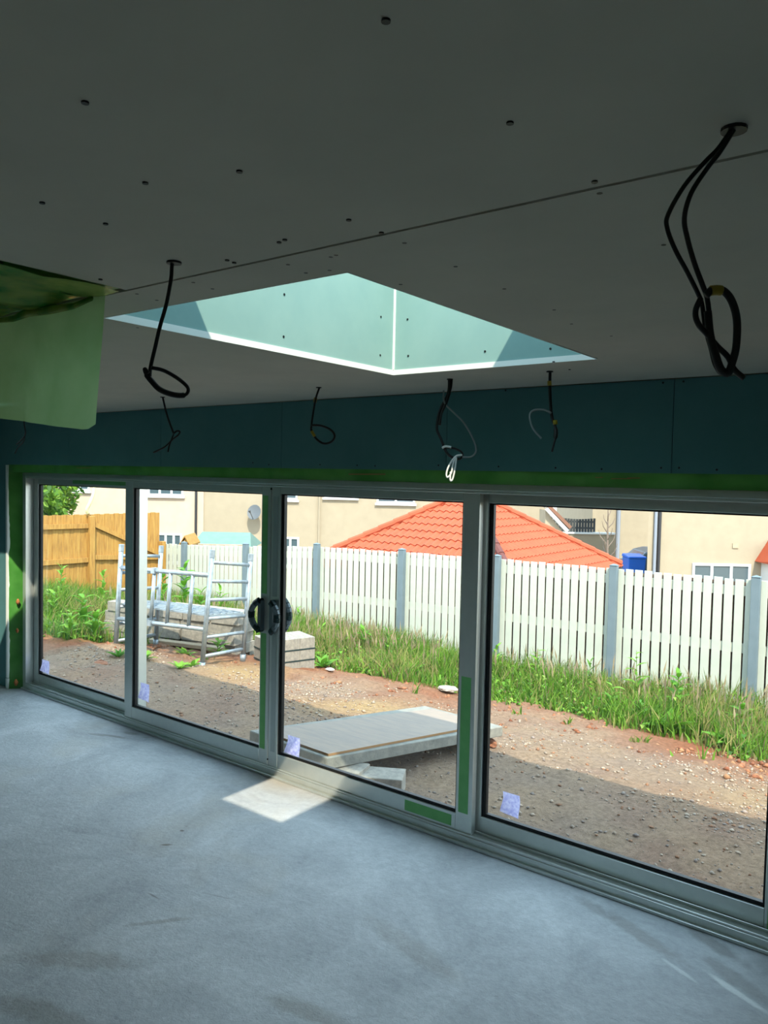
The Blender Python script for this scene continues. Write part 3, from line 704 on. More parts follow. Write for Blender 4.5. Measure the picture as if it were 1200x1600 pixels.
def packB():
    A = np.array([-6.86, 3.22]); ang = math.atan2(3.87-3.22, -6.63+6.86); ux = np.array([math.cos(ang), math.sin(ang)]); uy = np.array([-ux[1], ux[0]])
    zb = gzf(-6.8, 3.5)-.05; root = empty('block_pack', (float(A[0]), float(A[1]), zb)); tag(root, 'strapped pack of pale concrete blocks behind the door handles', 'block pack')
    for c in range(3):
        for i in range(3):
            v = A+ux*(.1075+i*.217)+uy*.22
            b = block(0, 0, 0, 0, '', parent=root); b.location = (v[0]-A[0], v[1]-A[1], .141*c); b.rotation_euler = (0, 0, ang+math.pi/2)
    for h in (.135, .277):
        mb = MB(); c4 = [A-ux*.004-uy*.004, A+ux*.655-uy*.004, A+ux*.655+uy*.444, A-ux*.004+uy*.444]
        for i in range(4):
            p, q = c4[i], c4[(i+1) % 4]; mb.bar((p[0], p[1], zb+h), (q[0], q[1], zb+h), .004, .012)
        mb.build('strap', m_hgreen, root)
packB()

# ------------------------------------------------------------------ scaffold tower
def scaffold():
    foot = {'LA': (180, 1022, 190, 853), 'LB': (243, 1010, 252, 855), 'RA': (315, 1048, 332, 862), 'RB': (379, 1034, 392, 868)}; P = {}
    for k, (x, y, tx, ty) in foot.items():
        q = pz(x, y, -.42); t = pt(tx, ty, dep(q)); P[k] = (q, t)
    root = empty('scaffold_tower', (float(np.mean([P[k][0][0] for k in P])), float(np.mean([P[k][0][1] for k in P])), -.45))
    tag(root, 'silver folding scaffold tower with two ladder frames and a gate brace', 'scaffold tower')
    L = lambda k, t: P[k][0]*(1-t)+P[k][1]*t
    for side, cnt in (('L', 6), ('R', 6)):
        fr = empty('ladder_frame', tuple(Vector(P[side+'A'][0])-root.location), 0, root)
        for e in 'AB':
            MB().tube([L(side+e, .05), L(side+e, 1)], .030, 10).build('upright', m_galv, fr, smooth=True)
            MB().tube([L(side+e, .0), L(side+e, .07)], .037, 10).build('foot_collar', m_galv, fr, smooth=True)
            MB().tube([L(side+e, .95), L(side+e, 1.015)], .034, 10).build('top_collar', m_galv, fr)
        for i in range(6):
            t = .12+.158*i; MB().tube([L(side+'A', t), L(side+'B', t)], .023, 8).build('rung', m_galv, fr, smooth=True)
    gt = empty('gate_brace', tuple(Vector(P['LA'][0])-root.location), 0, root)
    a0, a1, b0, b1 = L('LA', .33), L('LA', .80), L('RA', .345), L('RA', .80)
    MB().tube([a1, b1], .028, 10).build('rail', m_galv, gt, smooth=True); MB().tube([a0, b0], .028, 10).build('rail', m_galv, gt, smooth=True)
    for t in (.12, .40, .58, .82): MB().tube([a0*(1-t)+b0*t, a1*(1-t)+b1*t], .025, 8).build('strut', m_galv, gt, smooth=True)
    for t in (.40,):
        MB().box(-.035, .035, -.035, .035, -.035, .035, T=Matrix.Translation(Vector(a1*(1-t)+b1*t))).build('coupler', m_galv, gt)
        MB().box(-.035, .035, -.035, .035, -.035, .035, T=Matrix.Translation(Vector(a0*(1-t)+b0*t))).build('coupler', m_galv, gt)
    # deck on the rungs
    t = .12+.158*2; up = np.array([0, 0, .045])
    c = [L('LA', t)*.92+L('LB', t)*.08+up, L('RA', t)*.92+L('RB', t)*.08+up, L('RA', t)*.08+L('RB', t)*.92+up, L('LA', t)*.08+L('LB', t)*.92+up]
    dk = empty('platform_deck', tuple((c[0]+c[2])/2)); tag(dk, 'flat silver platform deck resting on the rungs of the scaffold tower', 'platform')
    MB().prism(c, np.array([0, 0, -.022])).build('deck_board', m_deck, dk)
    for k in range(5):
        u = (k+.5)/5; p = c[0]*(1-u)+c[3]*u; q = c[1]*(1-u)+c[2]*u
        MB().bar(p+np.array([0, 0, .006]), q+np.array([0, 0, .006]), .02, .012).build('rib', m_galv, dk)
scaffold()

# ------------------------------------------------------------------ white boarded fence
def white_fence():
    ang = .0256; ox, oy, oz = -12.88, 6.70, -1.1
    root = empty('boarded_fence', (ox, oy, oz), ang); tag(root, 'white painted boarded garden fence with blue grey posts', 'fence')
    s_k = [-1.9, -.0, 1.8, 3.6, 5.45, 7.2, 9.0, 10.8, 12.6, 14.4, 16.2]
    top = lambda s: float(np.interp(s, [-2, 0, 1.8, 3.6, 5.4, 7.2, 10.8, 20], [.40, .49, .58, .70, .735, .765, .775, .77]))-oz
    b0 = MB().box(-.0515, .0515, 0, .018, -1.82, 0).build('board', m_fwhite, root, local=True, bev=.002); first = True
    p0 = MB().box(-.052, .052, -.085, 0, -1.95, .03).add([(-.06, -.095, .03), (.06, -.095, .03), (.06, .005, .03), (-.06, .005, .03), (0, -.045, .055)], [(3, 2, 1, 0), (0, 1, 4), (1, 2, 4), (2, 3, 4), (3, 0, 4)]).build('post', m_fpost, root, local=True, bev=.003)
    for i, s in enumerate(s_k):
        o = p0 if i == 0 else copyo(p0, root); o.location = (s, 0, top(s))
    back = MB()
    for i in range(len(s_k)-1):
        a, b = s_k[i], s_k[i+1]; n = 14; st = (b-a-.02)/n
        for k in range(n):
            s = a+.01+st*(k+.5); o = b0 if first else copyo(b0, root); first = False
            o.location = (s, .0, top(s)-.02+random.uniform(-.008, .008)); o.rotation_euler = (0, random.uniform(-.003, .003), 0)
            back.box(s+st/2-.05, s+st/2+.05, .062, .078, top(s)-1.8, top(s)-.06)
        for dz in (.17, .90, 1.60):
            za, zb = top(a)-dz, top(b)-dz
            MB().bar((a, .04, za), (b, .04, zb), .044, .12).build('rail', m_fwhite, root, local=True)
    o = back.build('back_boards', m_fback, root, local=True); o['kind'] = 'stuff'
white_fence()

# ------------------------------------------------------------------ timber fence on the left
def larch():
    X = -13.6; root = empty('timber_fence', (X, 5.0, -.9)); tag(root, 'golden timber board fence with a diagonal top rail, left of the white fence', 'fence')
    b0 = None; y = 2.2; i = 0
    while y < 6.62:
        ztop = 1.11+.006*math.sin(i*3.1) if y < 6.55 else .35
        h = 1.9 if ztop > 1 else 1.2
        o = MB().box(-.018+(.008 if i % 2 else 0), (.008 if i % 2 else 0), -.058, .058, -h, 0, T=Matrix.Translation((X, y, ztop))).build('board', m_larch, root, bev=.002)
        y += .108; i += 1
    MB().box(X-.02, X, 6.60, 6.74, -1.0, .36).build('board', m_larch, root)
    def post(yy, zt): MB().box(X+.008, X+.105, yy-.055, yy+.055, -1.0, zt).build('post', m_larch, root, bev=.004)
    post(4.96, 1.08); post(2.75, 1.08); post(6.62, .5)
    rl = lambda a, za, b, zb: MB().bar((X+.035, a, za), (X+.035, b, zb), .05, .09).build('rail', m_larch, root)
    rl(2.1, .92, 4.9, .89); rl(2.1, .25, 4.9, .23); rl(2.1, -.55, 4.9, -.6)
    rl(5.02, .92, 6.6, .22); rl(5.02, .27, 6.6, .16); rl(5.02, -.6, 6.6, -.68)
    P = [px_(138, 803, X+.06), px_(136, 796, X+.08), px_(141, 785, X+.1), px_(146, 772, X+.1), px_(148, 755, X+.1), px_(148, 738, X+.1)]  # cream curved band rising from the post top
    tag(MB().tube(catmull(P, 5), .035, 8, flat=.5).build('curved_band', m_band, smooth=True), 'pale cream hose curving up from the timber fence post', 'band')
larch()

# ------------------------------------------------------------------ grass and weeds
def grass():
    N = 95000; x = rng.uniform(-13.5, 1.5, N); y = rng.uniform(1.4, 6.95, N); e = y-grass_edge(x)+.5*vnoise(x, y, 1.5)+.25*vnoise(x, y, 4)
    stack = (x > -10.35) & (x < -7.3) & (y > 2.45) & (y < 4.3)
    pk = np.clip(e*2.2, 0, 1)*(1-.95*stack); k = rng.random(N) < pk
    # sparse tufts on the bare soil
    k |= (rng.random(N) < .5) & (vnoise(x, y, 4.7) > .40) & (y > 2.2) & (e > -1.2)
    x, y, e = x[k], y[k], e[k]; N = len(x); z = gz(x, y)
    h = np.clip(.10+.16*np.clip(e, 0, 1.6)+.22*np.clip(vnoise(x, y, .9)+.2, 0, 1), .06, .5)*rng.uniform(.55, 1.35, N); h = np.where(x < -8.5, h*1.25, h)
    a = rng.uniform(0, 6.28, N); wdt = rng.uniform(.004, .010, N)*(1+.6*(h < .16)); ln = rng.uniform(.1, .75, N)*h; la = rng.uniform(0, 6.28, N)
    dx, dy = np.cos(a)*wdt, np.sin(a)*wdt; lx, ly = np.cos(la)*ln, np.sin(la)*ln
    def P(t, s): return np.stack([x+lx*t*t+dx*s, y+ly*t*t+dy*s, z+h*t*(1-.25*t*ln/h)-.01], 1)
    V = np.stack([P(0, 1), P(0, -1), P(.55, .8), P(.55, -.8), P(1, 0.08), P(1, -.08)], 1).reshape(-1, 3)
    b = 6*np.arange(N)[:, None]; Fq = np.concatenate([b+np.array([[0, 1, 3, 2]]), b+np.array([[2, 3, 5, 4]])], 0)
    pal = np.array([srgb(*c)[:3] for c in ((78, 116, 30), (98, 136, 40), (62, 98, 28), (112, 138, 52), (140, 132, 80), (124, 106, 78))])
    ci = rng.choice(6, N, p=[.27, .25, .2, .14, .09, .05]); ci = np.where((vnoise(x, y, .7) > .12) & (rng.random(N) < .45), 4, ci)
    C = pal[ci]*rng.uniform(.8, 1.2, (N, 1)); C = np.repeat(C, 6, 0)
    o = bulk('grass', V, Fq, C, m_grass, 4); tag(o, 'rough green and straw grass growing along the fence', 'grass', kind='stuff')
    # feathery seed heads
    M_ = 2600; x = rng.uniform(-12, 1.2, M_); y = rng.uniform(4.2, 6.8, M_); k = (y > grass_edge(x)+.35) & (rng.random(M_) < .25+.9*(vnoise(x, y, .6)+.2)); x, y = x[k], y[k]; M_ = len(x); z = gz(x, y)
    h = rng.uniform(.35, .62, M_); lx, ly = rng.normal(0, .06, M_), rng.normal(0, .06, M_); V, C = [], []
    a = rng.uniform(0, 6.28, M_); dx, dy = np.cos(a)*.0035, np.sin(a)*.0035
    def P(t, s, wm=1): return np.stack([x+lx*t*t+dx*s*wm, y+ly*t*t+dy*s*wm, z+h*t], 1)
    V = np.stack([P(0, 1), P(0, -1), P(.75, .6), P(.75, -.6), P(.85, 1, 3.2), P(.85, -1, 3.2), P(1.05, .2), P(1.05, -.2)], 1).reshape(-1, 3)
    b = 8*np.arange(M_)[:, None]; Fq = np.concatenate([b+np.array([[0, 1, 3, 2]]), b+np.array([[2, 3, 5, 4]]), b+np.array([[4, 5, 7, 6]])], 0)
    C = np.repeat(np.array(srgb(150, 132, 104)[:3])[None]*rng.uniform(.75, 1.15, (M_, 1)), 8, 0)
    o = bulk('seed_heads', V, Fq, C, m_grass, 4); tag(o, 'dry feathery grass seed heads in front of the white fence', 'grass', kind='stuff')
grass()
def broad_leaves():
    N = 30000; x = rng.uniform(-13.3, 1.3, N); y = rng.uniform(1.5, 6.7, N); e = y-grass_edge(x)+.4*vnoise(x, y, 1.5)+.3*vnoise(x, y, 5)
    stack = (x > -10.35) & (x < -7.3) & (y > 2.45) & (y < 4.3)
    k = (rng.random(N) < np.clip(e*3+.25, 0, 1)*np.clip(.25+2.2*(vnoise(x, y, 1.9)+.1), .08, 1)) & ~stack; x, y, e = x[k], y[k], e[k]; N = len(x)
    z = gz(x, y)+np.abs(rng.normal(.04, .10, N))*np.clip(.3+e, .25, 1.5); L = rng.uniform(.03, .085, N); a = rng.uniform(0, 6.28, N); el = rng.uniform(-.5, .9, N); W = L*rng.uniform(.22, .4, N)
    d = np.stack([np.cos(a)*np.cos(el), np.sin(a)*np.cos(el), np.sin(el)], 1); s = np.stack([-np.sin(a), np.cos(a), np.zeros(N)], 1); c = np.stack([x, y, z], 1); up = np.array([0, 0, 1.])
    V = np.stack([c, c+d*L[:, None]*.5+s*W[:, None]+up*.012, c+d*L[:, None]-up*(L*.25)[:, None], c+d*L[:, None]*.5-s*W[:, None]+up*.012], 1).reshape(-1, 3)
    pal = np.array([srgb(*q)[:3] for q in ((92, 138, 36), (78, 120, 34), (112, 148, 48), (66, 104, 34), (126, 150, 62))]); C = np.repeat(pal[rng.integers(0, 5, N)]*rng.uniform(.8, 1.2, (N, 1)), 4, 0)
    o = bulk('low_weeds', V, np.arange(4*N).reshape(-1, 4), C, m_leaf, 4); tag(o, 'low broad leaved weeds mixed through the rough grass', 'weeds', kind='stuff')
broad_leaves()

def leaf_mesh(name, L, W, c, droop=.35):
    V, C = [], []; n = 5
    for i in range(n+1):
        t = i/n; w_ = W*math.sin(math.pi*min(1, .12+t*.9))**.8*(1-t*.25)/2 if i < n else .002; z = L*(.45*t-droop*t*t)
        for s in (-1, 0, 1): V.append((s*w_, L*t*.9, z+abs(s)*w_*.35)); C.append(c)
    Fq = [(i*3+j, i*3+j+1, (i+1)*3+j+1, (i+1)*3+j) for i in range(n) for j in range(2)]
    o = bulk(name, np.array(V), np.array(Fq), np.array(C)*np.where(np.arange(len(V)) % 3 == 1, 1.15, 1)[:, None], m_leaf, 4); me = o.data; bpy.data.objects.remove(o); return me
LM = [leaf_mesh('leaf', .20, .075, srgb(92, 138, 40)[:3]), leaf_mesh('leaf', .15, .05, srgb(108, 150, 50)[:3]), leaf_mesh('leaf', .12, .035, srgb(78, 124, 40)[:3], .2)]
m_stem = mat('green_stem', srgb(112, 132, 62), .8)
def weed(px, py, x_depth_y, H, nl, mesh, label, sc=1.0, stem=True, nm='weed_plant', cat='weed'):
    sc *= 1.35; H *= 1.2 if stem else 1
    q = py_(px, py, x_depth_y); x, y = float(q[0]), float(x_depth_y); z = gzf(x, y)-.01; rr = random.Random(int(px*7+py))
    root = empty(nm, (x, y, z)); tag(root, label, cat)
    top = (rr.uniform(-.05, .05), rr.uniform(-.04, .04), H)
    if stem: MB().tube([(0, 0, 0), (top[0]*.4, top[1]*.4, H*.5), top], [.008, .006, .003], 5).build('stem', m_stem, root, local=True)
    for i in range(nl):
        t = (i+.6)/nl if stem else .06; o = bpy.data.objects.new('leaf', LM[mesh]); COL.objects.link(o); o.parent = root
        o.location = (top[0]*t, top[1]*t, H*t*.97); o.rotation_euler = (rr.uniform(-.1, .75), rr.uniform(-.15, .15), i*2.4+rr.uniform(-.4, .4)); s = sc*rr.uniform(.75, 1.2)*(1.1-.45*t); o.scale = (s, s, s)
W_ = weed
W_(998, 1010, 5.9, .62, 14, 1, 'tallest pointed weed in front of the fourth bay of fence boards', 1.1)
W_(1060, 1080, 5.6, .50, 22, 0, 'bushy broad leaved dock in front of the rightmost full fence bay', .9)
W_(1160, 1110, 5.3, .38, 16, 0, 'dark leaved dock at the foot of the rightmost fence post', .9)
W_(1045, 1140, 4.75, .22, 12, 0, 'bright low dock rosette at the soil edge before the right fence bay', 1.0, False)
W_(1140, 1160, 4.6, .2, 11, 0, 'low dock rosette in the bottom right corner of the grass', 1.0, False)
W_(1000, 1125, 4.8, .25, 10, 2, 'spiky bright weed at the soil edge under the tallest weed', 1.2)
W_(840, 1010, 6.1, .50, 16, 1, 'leafy weed before the fence just right of the door stile', 1)
W_(775, 1000, 6.1, .45, 14, 1, 'leafy weed against the fence post beside the door stile', 1)
W_(920, 1030, 6.2, .45, 14, 2, 'thin weed left of the tall grey post', 1.2)
W_(960, 1080, 5.2, .3, 12, 1, 'low weed in the grass between two posts', 1)
W_(565, 1000, 5.5, .40, 18, 0, 'broad leaved dock in the middle of the grass under the orange roof', .9)
W_(640, 1060, 4.75, .22, 14, 0, 'bright rosette at the soil edge left of the wide door stile', 1.0, False)
W_(500, 985, 5.6, .35, 14, 1, 'yellow green weed just right of the strapped block pack', 1)
W_(505, 1052, 4.0, .16, 12, 0, 'low rosette at the right foot of the strapped block pack', .8, False)
W_(605, 1000, 5.6, .42, 12, 2, 'upright thin weed in the centre of the grass', 1.2)
W_(685, 1075, 4.6, .14, 9, 1, 'small green rosette on the soil beside the broad flat stone', .8, False)
W_(575, 1068, 4.2, .14, 8, 1, 'small tuft of leaves alone on the red soil', .8, False)
W_(470, 965, 6.2, .5, 14, 1, 'weed against the first fence post right of the handles', 1)
W_(285, 925, 4.9, .95, 30, 0, 'tall leafy weed growing behind the scaffold tower gate', 1.3)
W_(255, 930, 4.8, .8, 22, 0, 'tall weed behind the left ladder frame', 1.2)
W_(310, 945, 4.8, .6, 20, 0, 'bushy weed behind the right ladder frame', 1.2)
W_(345, 940, 5.2, .7, 18, 1, 'pale flowering weed between the ladder frame and white fence', 1.2)
W_(370, 960, 4.6, .4, 14, 1, 'low weed behind the right end of the block stack', 1.1)
W_(340, 1025, 3.15, .22, 14, 1, 'weed inside the foot of the right ladder frame', 1)
W_(300, 1060, 2.3, .10, 10, 1, 'small tuft on the bare soil before the right ladder foot', .7, False)
W_(280, 1075, 2.05, .09, 9, 1, 'flat tuft on bare soil nearest the second door panel', .7, False)
W_(160, 935, 3.6, .75, 22, 1, 'tall bright weed rising beside the timber fence post', 1.2)
W_(95, 960, 3.4, .75, 24, 1, 'tall weed spike in front of the timber fence', 1.2)
W_(130, 1000, 2.7, .45, 20, 0, 'bushy weed in the left grass before the block stack', 1.1)
W_(85, 1000, 2.7, .45, 20, 1, 'leafy weed in the left grass beside the pale boulder', 1.1)
W_(185, 1070, 1.9, .12, 12, 2, 'sparse tuft on bare soil behind the first door stile', 1, False)
W_(110, 1025, 2.1, .35, 20, 1, 'leafy weed at the front edge of the left grass', 1.1)
W_(150, 1015, 2.3, .32, 18, 0, 'broad leaved weed beside the foot of the left ladder frame', 1.0)
W_(225, 1048, 2.0, .12, 12, 1, 'small tuft in front of the timber plank', .9, False)
W_(290, 1035, 2.7, .14, 12, 1, 'tuft at the right end of the timber plank', .9, False)
W_(448, 960, 6.0, .5, 14, 1, 'weed behind the outer door handle', 1.1)

# ------------------------------------------------------------------ tiled garage
def garage():
    c = pt(732, 767, 17); rh = np.array([math.cos(YAW), -math.sin(YAW), 0]); fh = np.array([math.sin(YAW), math.cos(YAW), 0]); ph = math.radians(8)
    A = np.array([c[0], c[1], 1.63]); ez = .03; hd = 3.6
    dR = math.cos(ph)*rh+math.sin(ph)*fh; dF = math.sin(ph)*rh-math.cos(ph)*fh
    K = [np.array([c[0], c[1], ez])+hd*d for d in (-dR, dF, dR, -dF)]       # left, front, right, back corners
    root = empty('garage', (c[0], c[1], -2.15)); tag(root, 'low outbuilding with pyramid roof of orange pantiles behind the fence', 'outbuilding')
    ins = lambda p: np.array([c[0]+(p[0]-c[0])*.93, c[1]+(p[1]-c[1])*.93, -2.15])
    MB().prism([ins(k) for k in K], np.array([0, 0, ez+2.15-.03])).build('walls', m_render, root)
    deck = MB(); deck.add([A-np.array([0, 0, .09])]+[k-np.array([0, 0, .05]) for k in K], [(0, 1, 2), (0, 2, 3), (0, 3, 4), (0, 4, 1), (4, 3, 2, 1)]); deck.build('roof_deck', m_roof, root)
    NR = 12; rest = MB()
    for fi in range(4):
        a, b = K[fi], K[(fi+1) % 4]; mid = (a+b)/2; ex = (b-a); W = np.linalg.norm(ex); ex = ex/W; sl = A-mid; Ls = np.linalg.norm(sl); es = sl/Ls; nz = np.cross(ex, es); nz = nz*np.sign(nz[2])
        cw = .335; nc = int(W/cw)+1; rl = Ls/NR
        for r in range(NR):
            for k in range(nc):
                x0 = -nc*cw/2+k*cw
                lim = lambda v: W/2*(1-v/Ls)
                v0, v1 = r*rl-.03, (r+1)*rl+.02
                if x0 > lim(max(v0, 0)) or x0+cw < -lim(max(v0, 0)): continue
                V = []; n = 10
                for j, v in enumerate((v0, v1)):
                    l_ = lim(max(v, 0)) if v < Ls else 0
                    for i in range(n+1):
                        u = x0+cw*i/n; h = .022*math.sin(4*math.pi*(i/n))+.026*(1-j)+.02
                        uc = min(max(u, -l_), l_); V.append(mid+ex*uc+es*min(v, Ls)+nz*h)
                for i in range(n+1): V.append(V[i]-nz*.028)
                Fs = [(i, i+1, n+2+i, n+1+i) for i in range(n)]+[(2*(n+1)+i, 2*(n+1)+i+1, i+1, i) for i in range(n)]
                if fi in (0, 1): MB().add(V, Fs).build('roof_tile', m_tile, root, smooth=False)
                else: rest.add(V, Fs)
    o = rest.build('far_roof_tiles', m_tile, root); o['kind'] = 'stuff'
    for k in K:
        n = 11
        for i in range(n):
            p, q = k+(A-k)*(i/n), k+(A-k)*((i+1.08)/n); up = np.array([0, 0, .055])
            MB().tube([p+up+np.array([0, 0, .018]), q+up], .075, 8).build('ridge_tile', m_ridge if k is K[1] else m_tile, root)
    for i in range(4):
        MB().bar(K[i]+np.array([0, 0, -.06]), K[(i+1) % 4]+np.array([0, 0, -.06]), .09, .07).build('gutter', m_dfence, root)
garage()

# ------------------------------------------------------------------ houses beyond
RH = np.array([math.cos(YAW), -math.sin(YAW), 0]); FH = np.array([math.sin(YAW), math.cos(YAW), 0]); RZ = math.atan2(RH[1], RH[0])
GL = -2.15
class House:
    def __init__(s, name, px0, px1, d, top, depthm, m, label, cat='house', roofm=None, skew=0.0):
        s.d = d; P = pt(px0, 800, d); Q = pt(px1, 800, d); s.o = np.array([P[0], P[1], GL]); s.w = float((Q-P) @ RH); s.root = empty(name, tuple(s.o), RZ)
        tag(s.root, label, cat); s.h = top-GL
        MB().prism([(0, 0, 0), (s.w, 0, 0), (s.w, depthm, 0), (skew, depthm, 0)], (0, 0, s.h)).build('walls', m, s.root, local=True)
        if roofm:
            o, w_, dp, h = .3, s.w, depthm, s.h
            MB().add([(-o, -o, h-.02), (w_+o, -o, h-.02), (w_+o, dp+o, h-.02), (skew-o, dp+o, h-.02), (skew/2-o, dp/2, h+dp*.36), (w_+o, dp/2, h+dp*.36)], [(0, 1, 5, 4), (2, 3, 4, 5), (1, 2, 5), (3, 0, 4), (3, 2, 1, 0)]).build('roof', roofm, s.root, local=True)
            MB().box(-o, w_+o, -o-.1, -o, h-.12, h).build('gutter', m_upvc, s.root, local=True)
    def loc(s, x, y): q = pt(x, y, s.d)-s.o; return float(q @ RH), float(q[2])
    def window(s, x0, x1, ytop, ybot, bars=2, h=None, up=False):
        a, zt = s.loc(x0, ytop); b, zb = s.loc(x1, ybot)
        if up: zt = zb+1.25
        if h: zb = zt-h
        w_ = empty('window', (a, 0, zb), 0, s.root); ft = .07
        rect_frame(MB(), 0, b-a, 0, zt-zb, -.05, .02, ft, ft, ft, ft).build('window_frame', m_upvc, w_, local=True)
        MB().box(-.06, b-a+.06, -.1, .0, -.08, 0).build('window_sill', m_upvc, w_, local=True)
        for i in range(1, bars): x = (b-a)*i/bars; MB().box(x-.04, x+.04, -.045, .015, ft, zt-zb-ft).build('mullion', m_upvc, w_, local=True)
        MB().box(ft, b-a-ft, -.012, -.004, ft, zt-zb-ft).build('pane', m_pane, w_, local=True)
        MB().box(0, b-a, -.003, .0, zt-zb, zt-zb+.01).build('head_trim', m_render, w_, local=True)
    def pipe(s, x, y0=800, m=None, r=.05, z1=None):
        a, _ = s.loc(x, y0); MB().tube([(a, -.08, .1), (a, -.08, z1 or s.h)], r, 8).build('downpipe', m or m_pipe, s.root, local=True)
    def dish(s, x, y, sgn=1):
        a, z = s.loc(x, y); d_ = empty('satellite_dish', (a, -.35, z), 0, s.root); mb = MB(); n, k = 14, 4; V = [(0, 0, 0)]
        ax = Vector((-.25*sgn, -1, .35)).normalized(); ux = ax.cross(Vector((0, 0, 1))).normalized(); uy = ux.cross(ax)
        for j in range(1, k+1):
            r_ = .27*j/k
            for i in range(n): q = ux*math.cos(6.2832*i/n)*r_+uy*math.sin(6.2832*i/n)*r_*1.08+ax*(r_*r_*.55); V.append(tuple(q))
        Fs = [(0, 1+i, 1+(i+1) % n) for i in range(n)]+[(1+j*n+i, 1+(j+1)*n+i, 1+(j+1)*n+(i+1) % n, 1+j*n+(i+1) % n) for j in range(k-1) for i in range(n)]
        mb.add(V, Fs).build('reflector', m_dish, d_, local=True, smooth=True)
        MB().tube([(0, 0, 0), (0, .2, -.02), (0, .35, -.1)], .025, 6).build('bracket', m_dish, d_, local=True)
        MB().tube([tuple(-uy*.26+ax*.04), tuple(ax*.42-uy*.08)], .016, 6).tube([tuple(ax*.40-uy*.1), tuple(ax*.50-uy*.06)], .04, 8).build('feed_arm', m_dish, d_, local=True)
HA = House('terraced_house', 85, 318, 29, 4.6, 8, m_render2, 'pale pinkish rendered house behind the timber fence, with a grey dish', roofm=m_brown)
HA.window(110, 141, 0, 767, 3, up=True); HA.window(248, 287, 0, 775, 3, up=True); HA.window(246, 284, 833, 850, 3, h=1.1)
HA.pipe(86); HA.pipe(307); HA.dish(92, 787)
HB = House('terraced_house', 318, 858, 29.05, 4.6, 8, m_render, 'cream rendered house behind the orange roofed outbuilding', roofm=m_brown)
HB.window(437, 465, 0, 781, 2, up=True); HB.window(523, 558, 0, 778, 2, up=True); HB.window(605, 648, 0, 787, 2, up=True); HB.window(440, 467, 839, 856, 2, h=1.1); HB.dish(400, 800)
HB.pipe(499, m=m_render, r=.04)
HD = House('terraced_house', 926, 1060, 38.5, 4.6, 8, m_render, 'far cream rendered house behind the bare sapling', roofm=m_brown)
HD.pipe(966, m=m_gpipe, r=.10)
HC = House('terraced_house', 1014, 1420, 23, 4.6, 6.2, m_render, 'large cream rendered house at the right with a wide white window', roofm=m_brown, skew=2.4)
HC.window(1083, 1173, 880, 935, 3, h=1.15); HC.pipe(1030, m=m_pipe, r=.05); HC.pipe(1024, m=m_gpipe, r=.045)
a, z = HC.loc(1150, 853); MB().box(a-.09, a+.09, -.03, 0, z-.07, z+.07).build('wall_vent', m_plank, HC.root, local=True)
a, z = HC.loc(1181, 868)
MB().add([(a, -1.1, z-.1), (a+2.6, -1.1, z-.1), (a+2.6, 0, z+.5), (a+.4, 0, z+.5), (a, -1.1, z-.18), (a+2.6, -1.1, z-.18), (a+2.6, 0, z-.18), (a, 0, z-.18)], [(0, 1, 2, 3), (0, 3, 7, 4), (4, 5, 1, 0), (1, 5, 6, 2), (7, 6, 5, 4)]).build('porch_roof', m_tile, HC.root, local=True)
MB().box(a+.2, a+2.5, -1.0, 0, 0, z-.18).build('porch', m_upvc, HC.root, local=True)
HE = House('distant_house', 820, 990, 52, 5.5, 8, m_upvc, 'distant white house seen in the gap between the cream houses', roofm=m_brown)
HE.window(853, 866, 793, 812, 2); HE.window(880, 894, 793, 813, 2); HE.window(904, 918, 793, 813, 2); HE.window(856, 872, 0, 772, 2, up=True); HE.window(892, 914, 0, 772, 2, up=True)
# garden wall with charcoal pickets and lean-to gutter in the gap
def gapwall():
    d = 31; P = pt(842, 833, d); Q = pt(930, 837, d); o = np.array([P[0], P[1], GL]); w_ = float((Q-P) @ RH); h = float(P[2]-GL)
    r = empty('garden_wall', tuple(o), RZ); tag(r, 'low cream garden wall topped by charcoal pickets, between the houses', 'wall')
    MB().box(0, w_+.8, 0, .25, 0, h).build('wall', m_render, r, local=True); MB().box(-.05, w_+.8, -.05, .3, h, h+.07).build('coping', m_upvc, r, local=True)
    p0 = None; x = .4
    while x < w_:
        o_ = MB().box(-.045, .045, .1, .13, 0, .55).build('picket', m_dfence, r, local=True) if p0 is None else copyo(p0, r)
        p0 = p0 or o_; o_.location = (x, 0, h+.07+.03*math.sin(x*3)); x += .115
    MB().box(.3, w_, .13, .17, h+.2, h+.27).build('rail', m_dfence, r, local=True); MB().box(.3, w_, .13, .17, h+.45, h+.52).build('rail', m_dfence, r, local=True)
gapwall()
def leanto():
    d = 24; a, b = pt(852, 797, d), pt(880, 832, d); r = empty('lean_to', (float(b[0]), float(b[1]), GL), RZ); tag(r, 'narrow lean-to with white gutter beyond the right slope of the orange roof', 'lean-to')
    A_, B_ = np.array([(a-b) @ RH, 0, a[2]-GL]), np.array([0, 0, b[2]-GL])
    MB().prism([(A_[0], 0, 0), (0, 0, 0), tuple(B_), tuple(A_)], (0, .9, 0)).build('wall', m_render, r, local=True)
    MB().bar(A_+np.array([0, -.1, .05]), B_+np.array([.1, -.1, .05]), .16, .10).build('gutter', m_upvc, r, local=True)
    MB().bar(A_+np.array([.05, -.05, .16]), B_+np.array([.2, -.05, .16]), .2, .10).build('roof_edge', m_brown, r, local=True)
    MB().tube([tuple(A_+np.array([-.02, -.1, .1])), tuple(A_+np.array([-.08, -.1, .2])), tuple(A_+np.array([-.08, -.1, .5]))], .06, 8).build('pipe_bend', m_gpipe, r, local=True)
leanto()
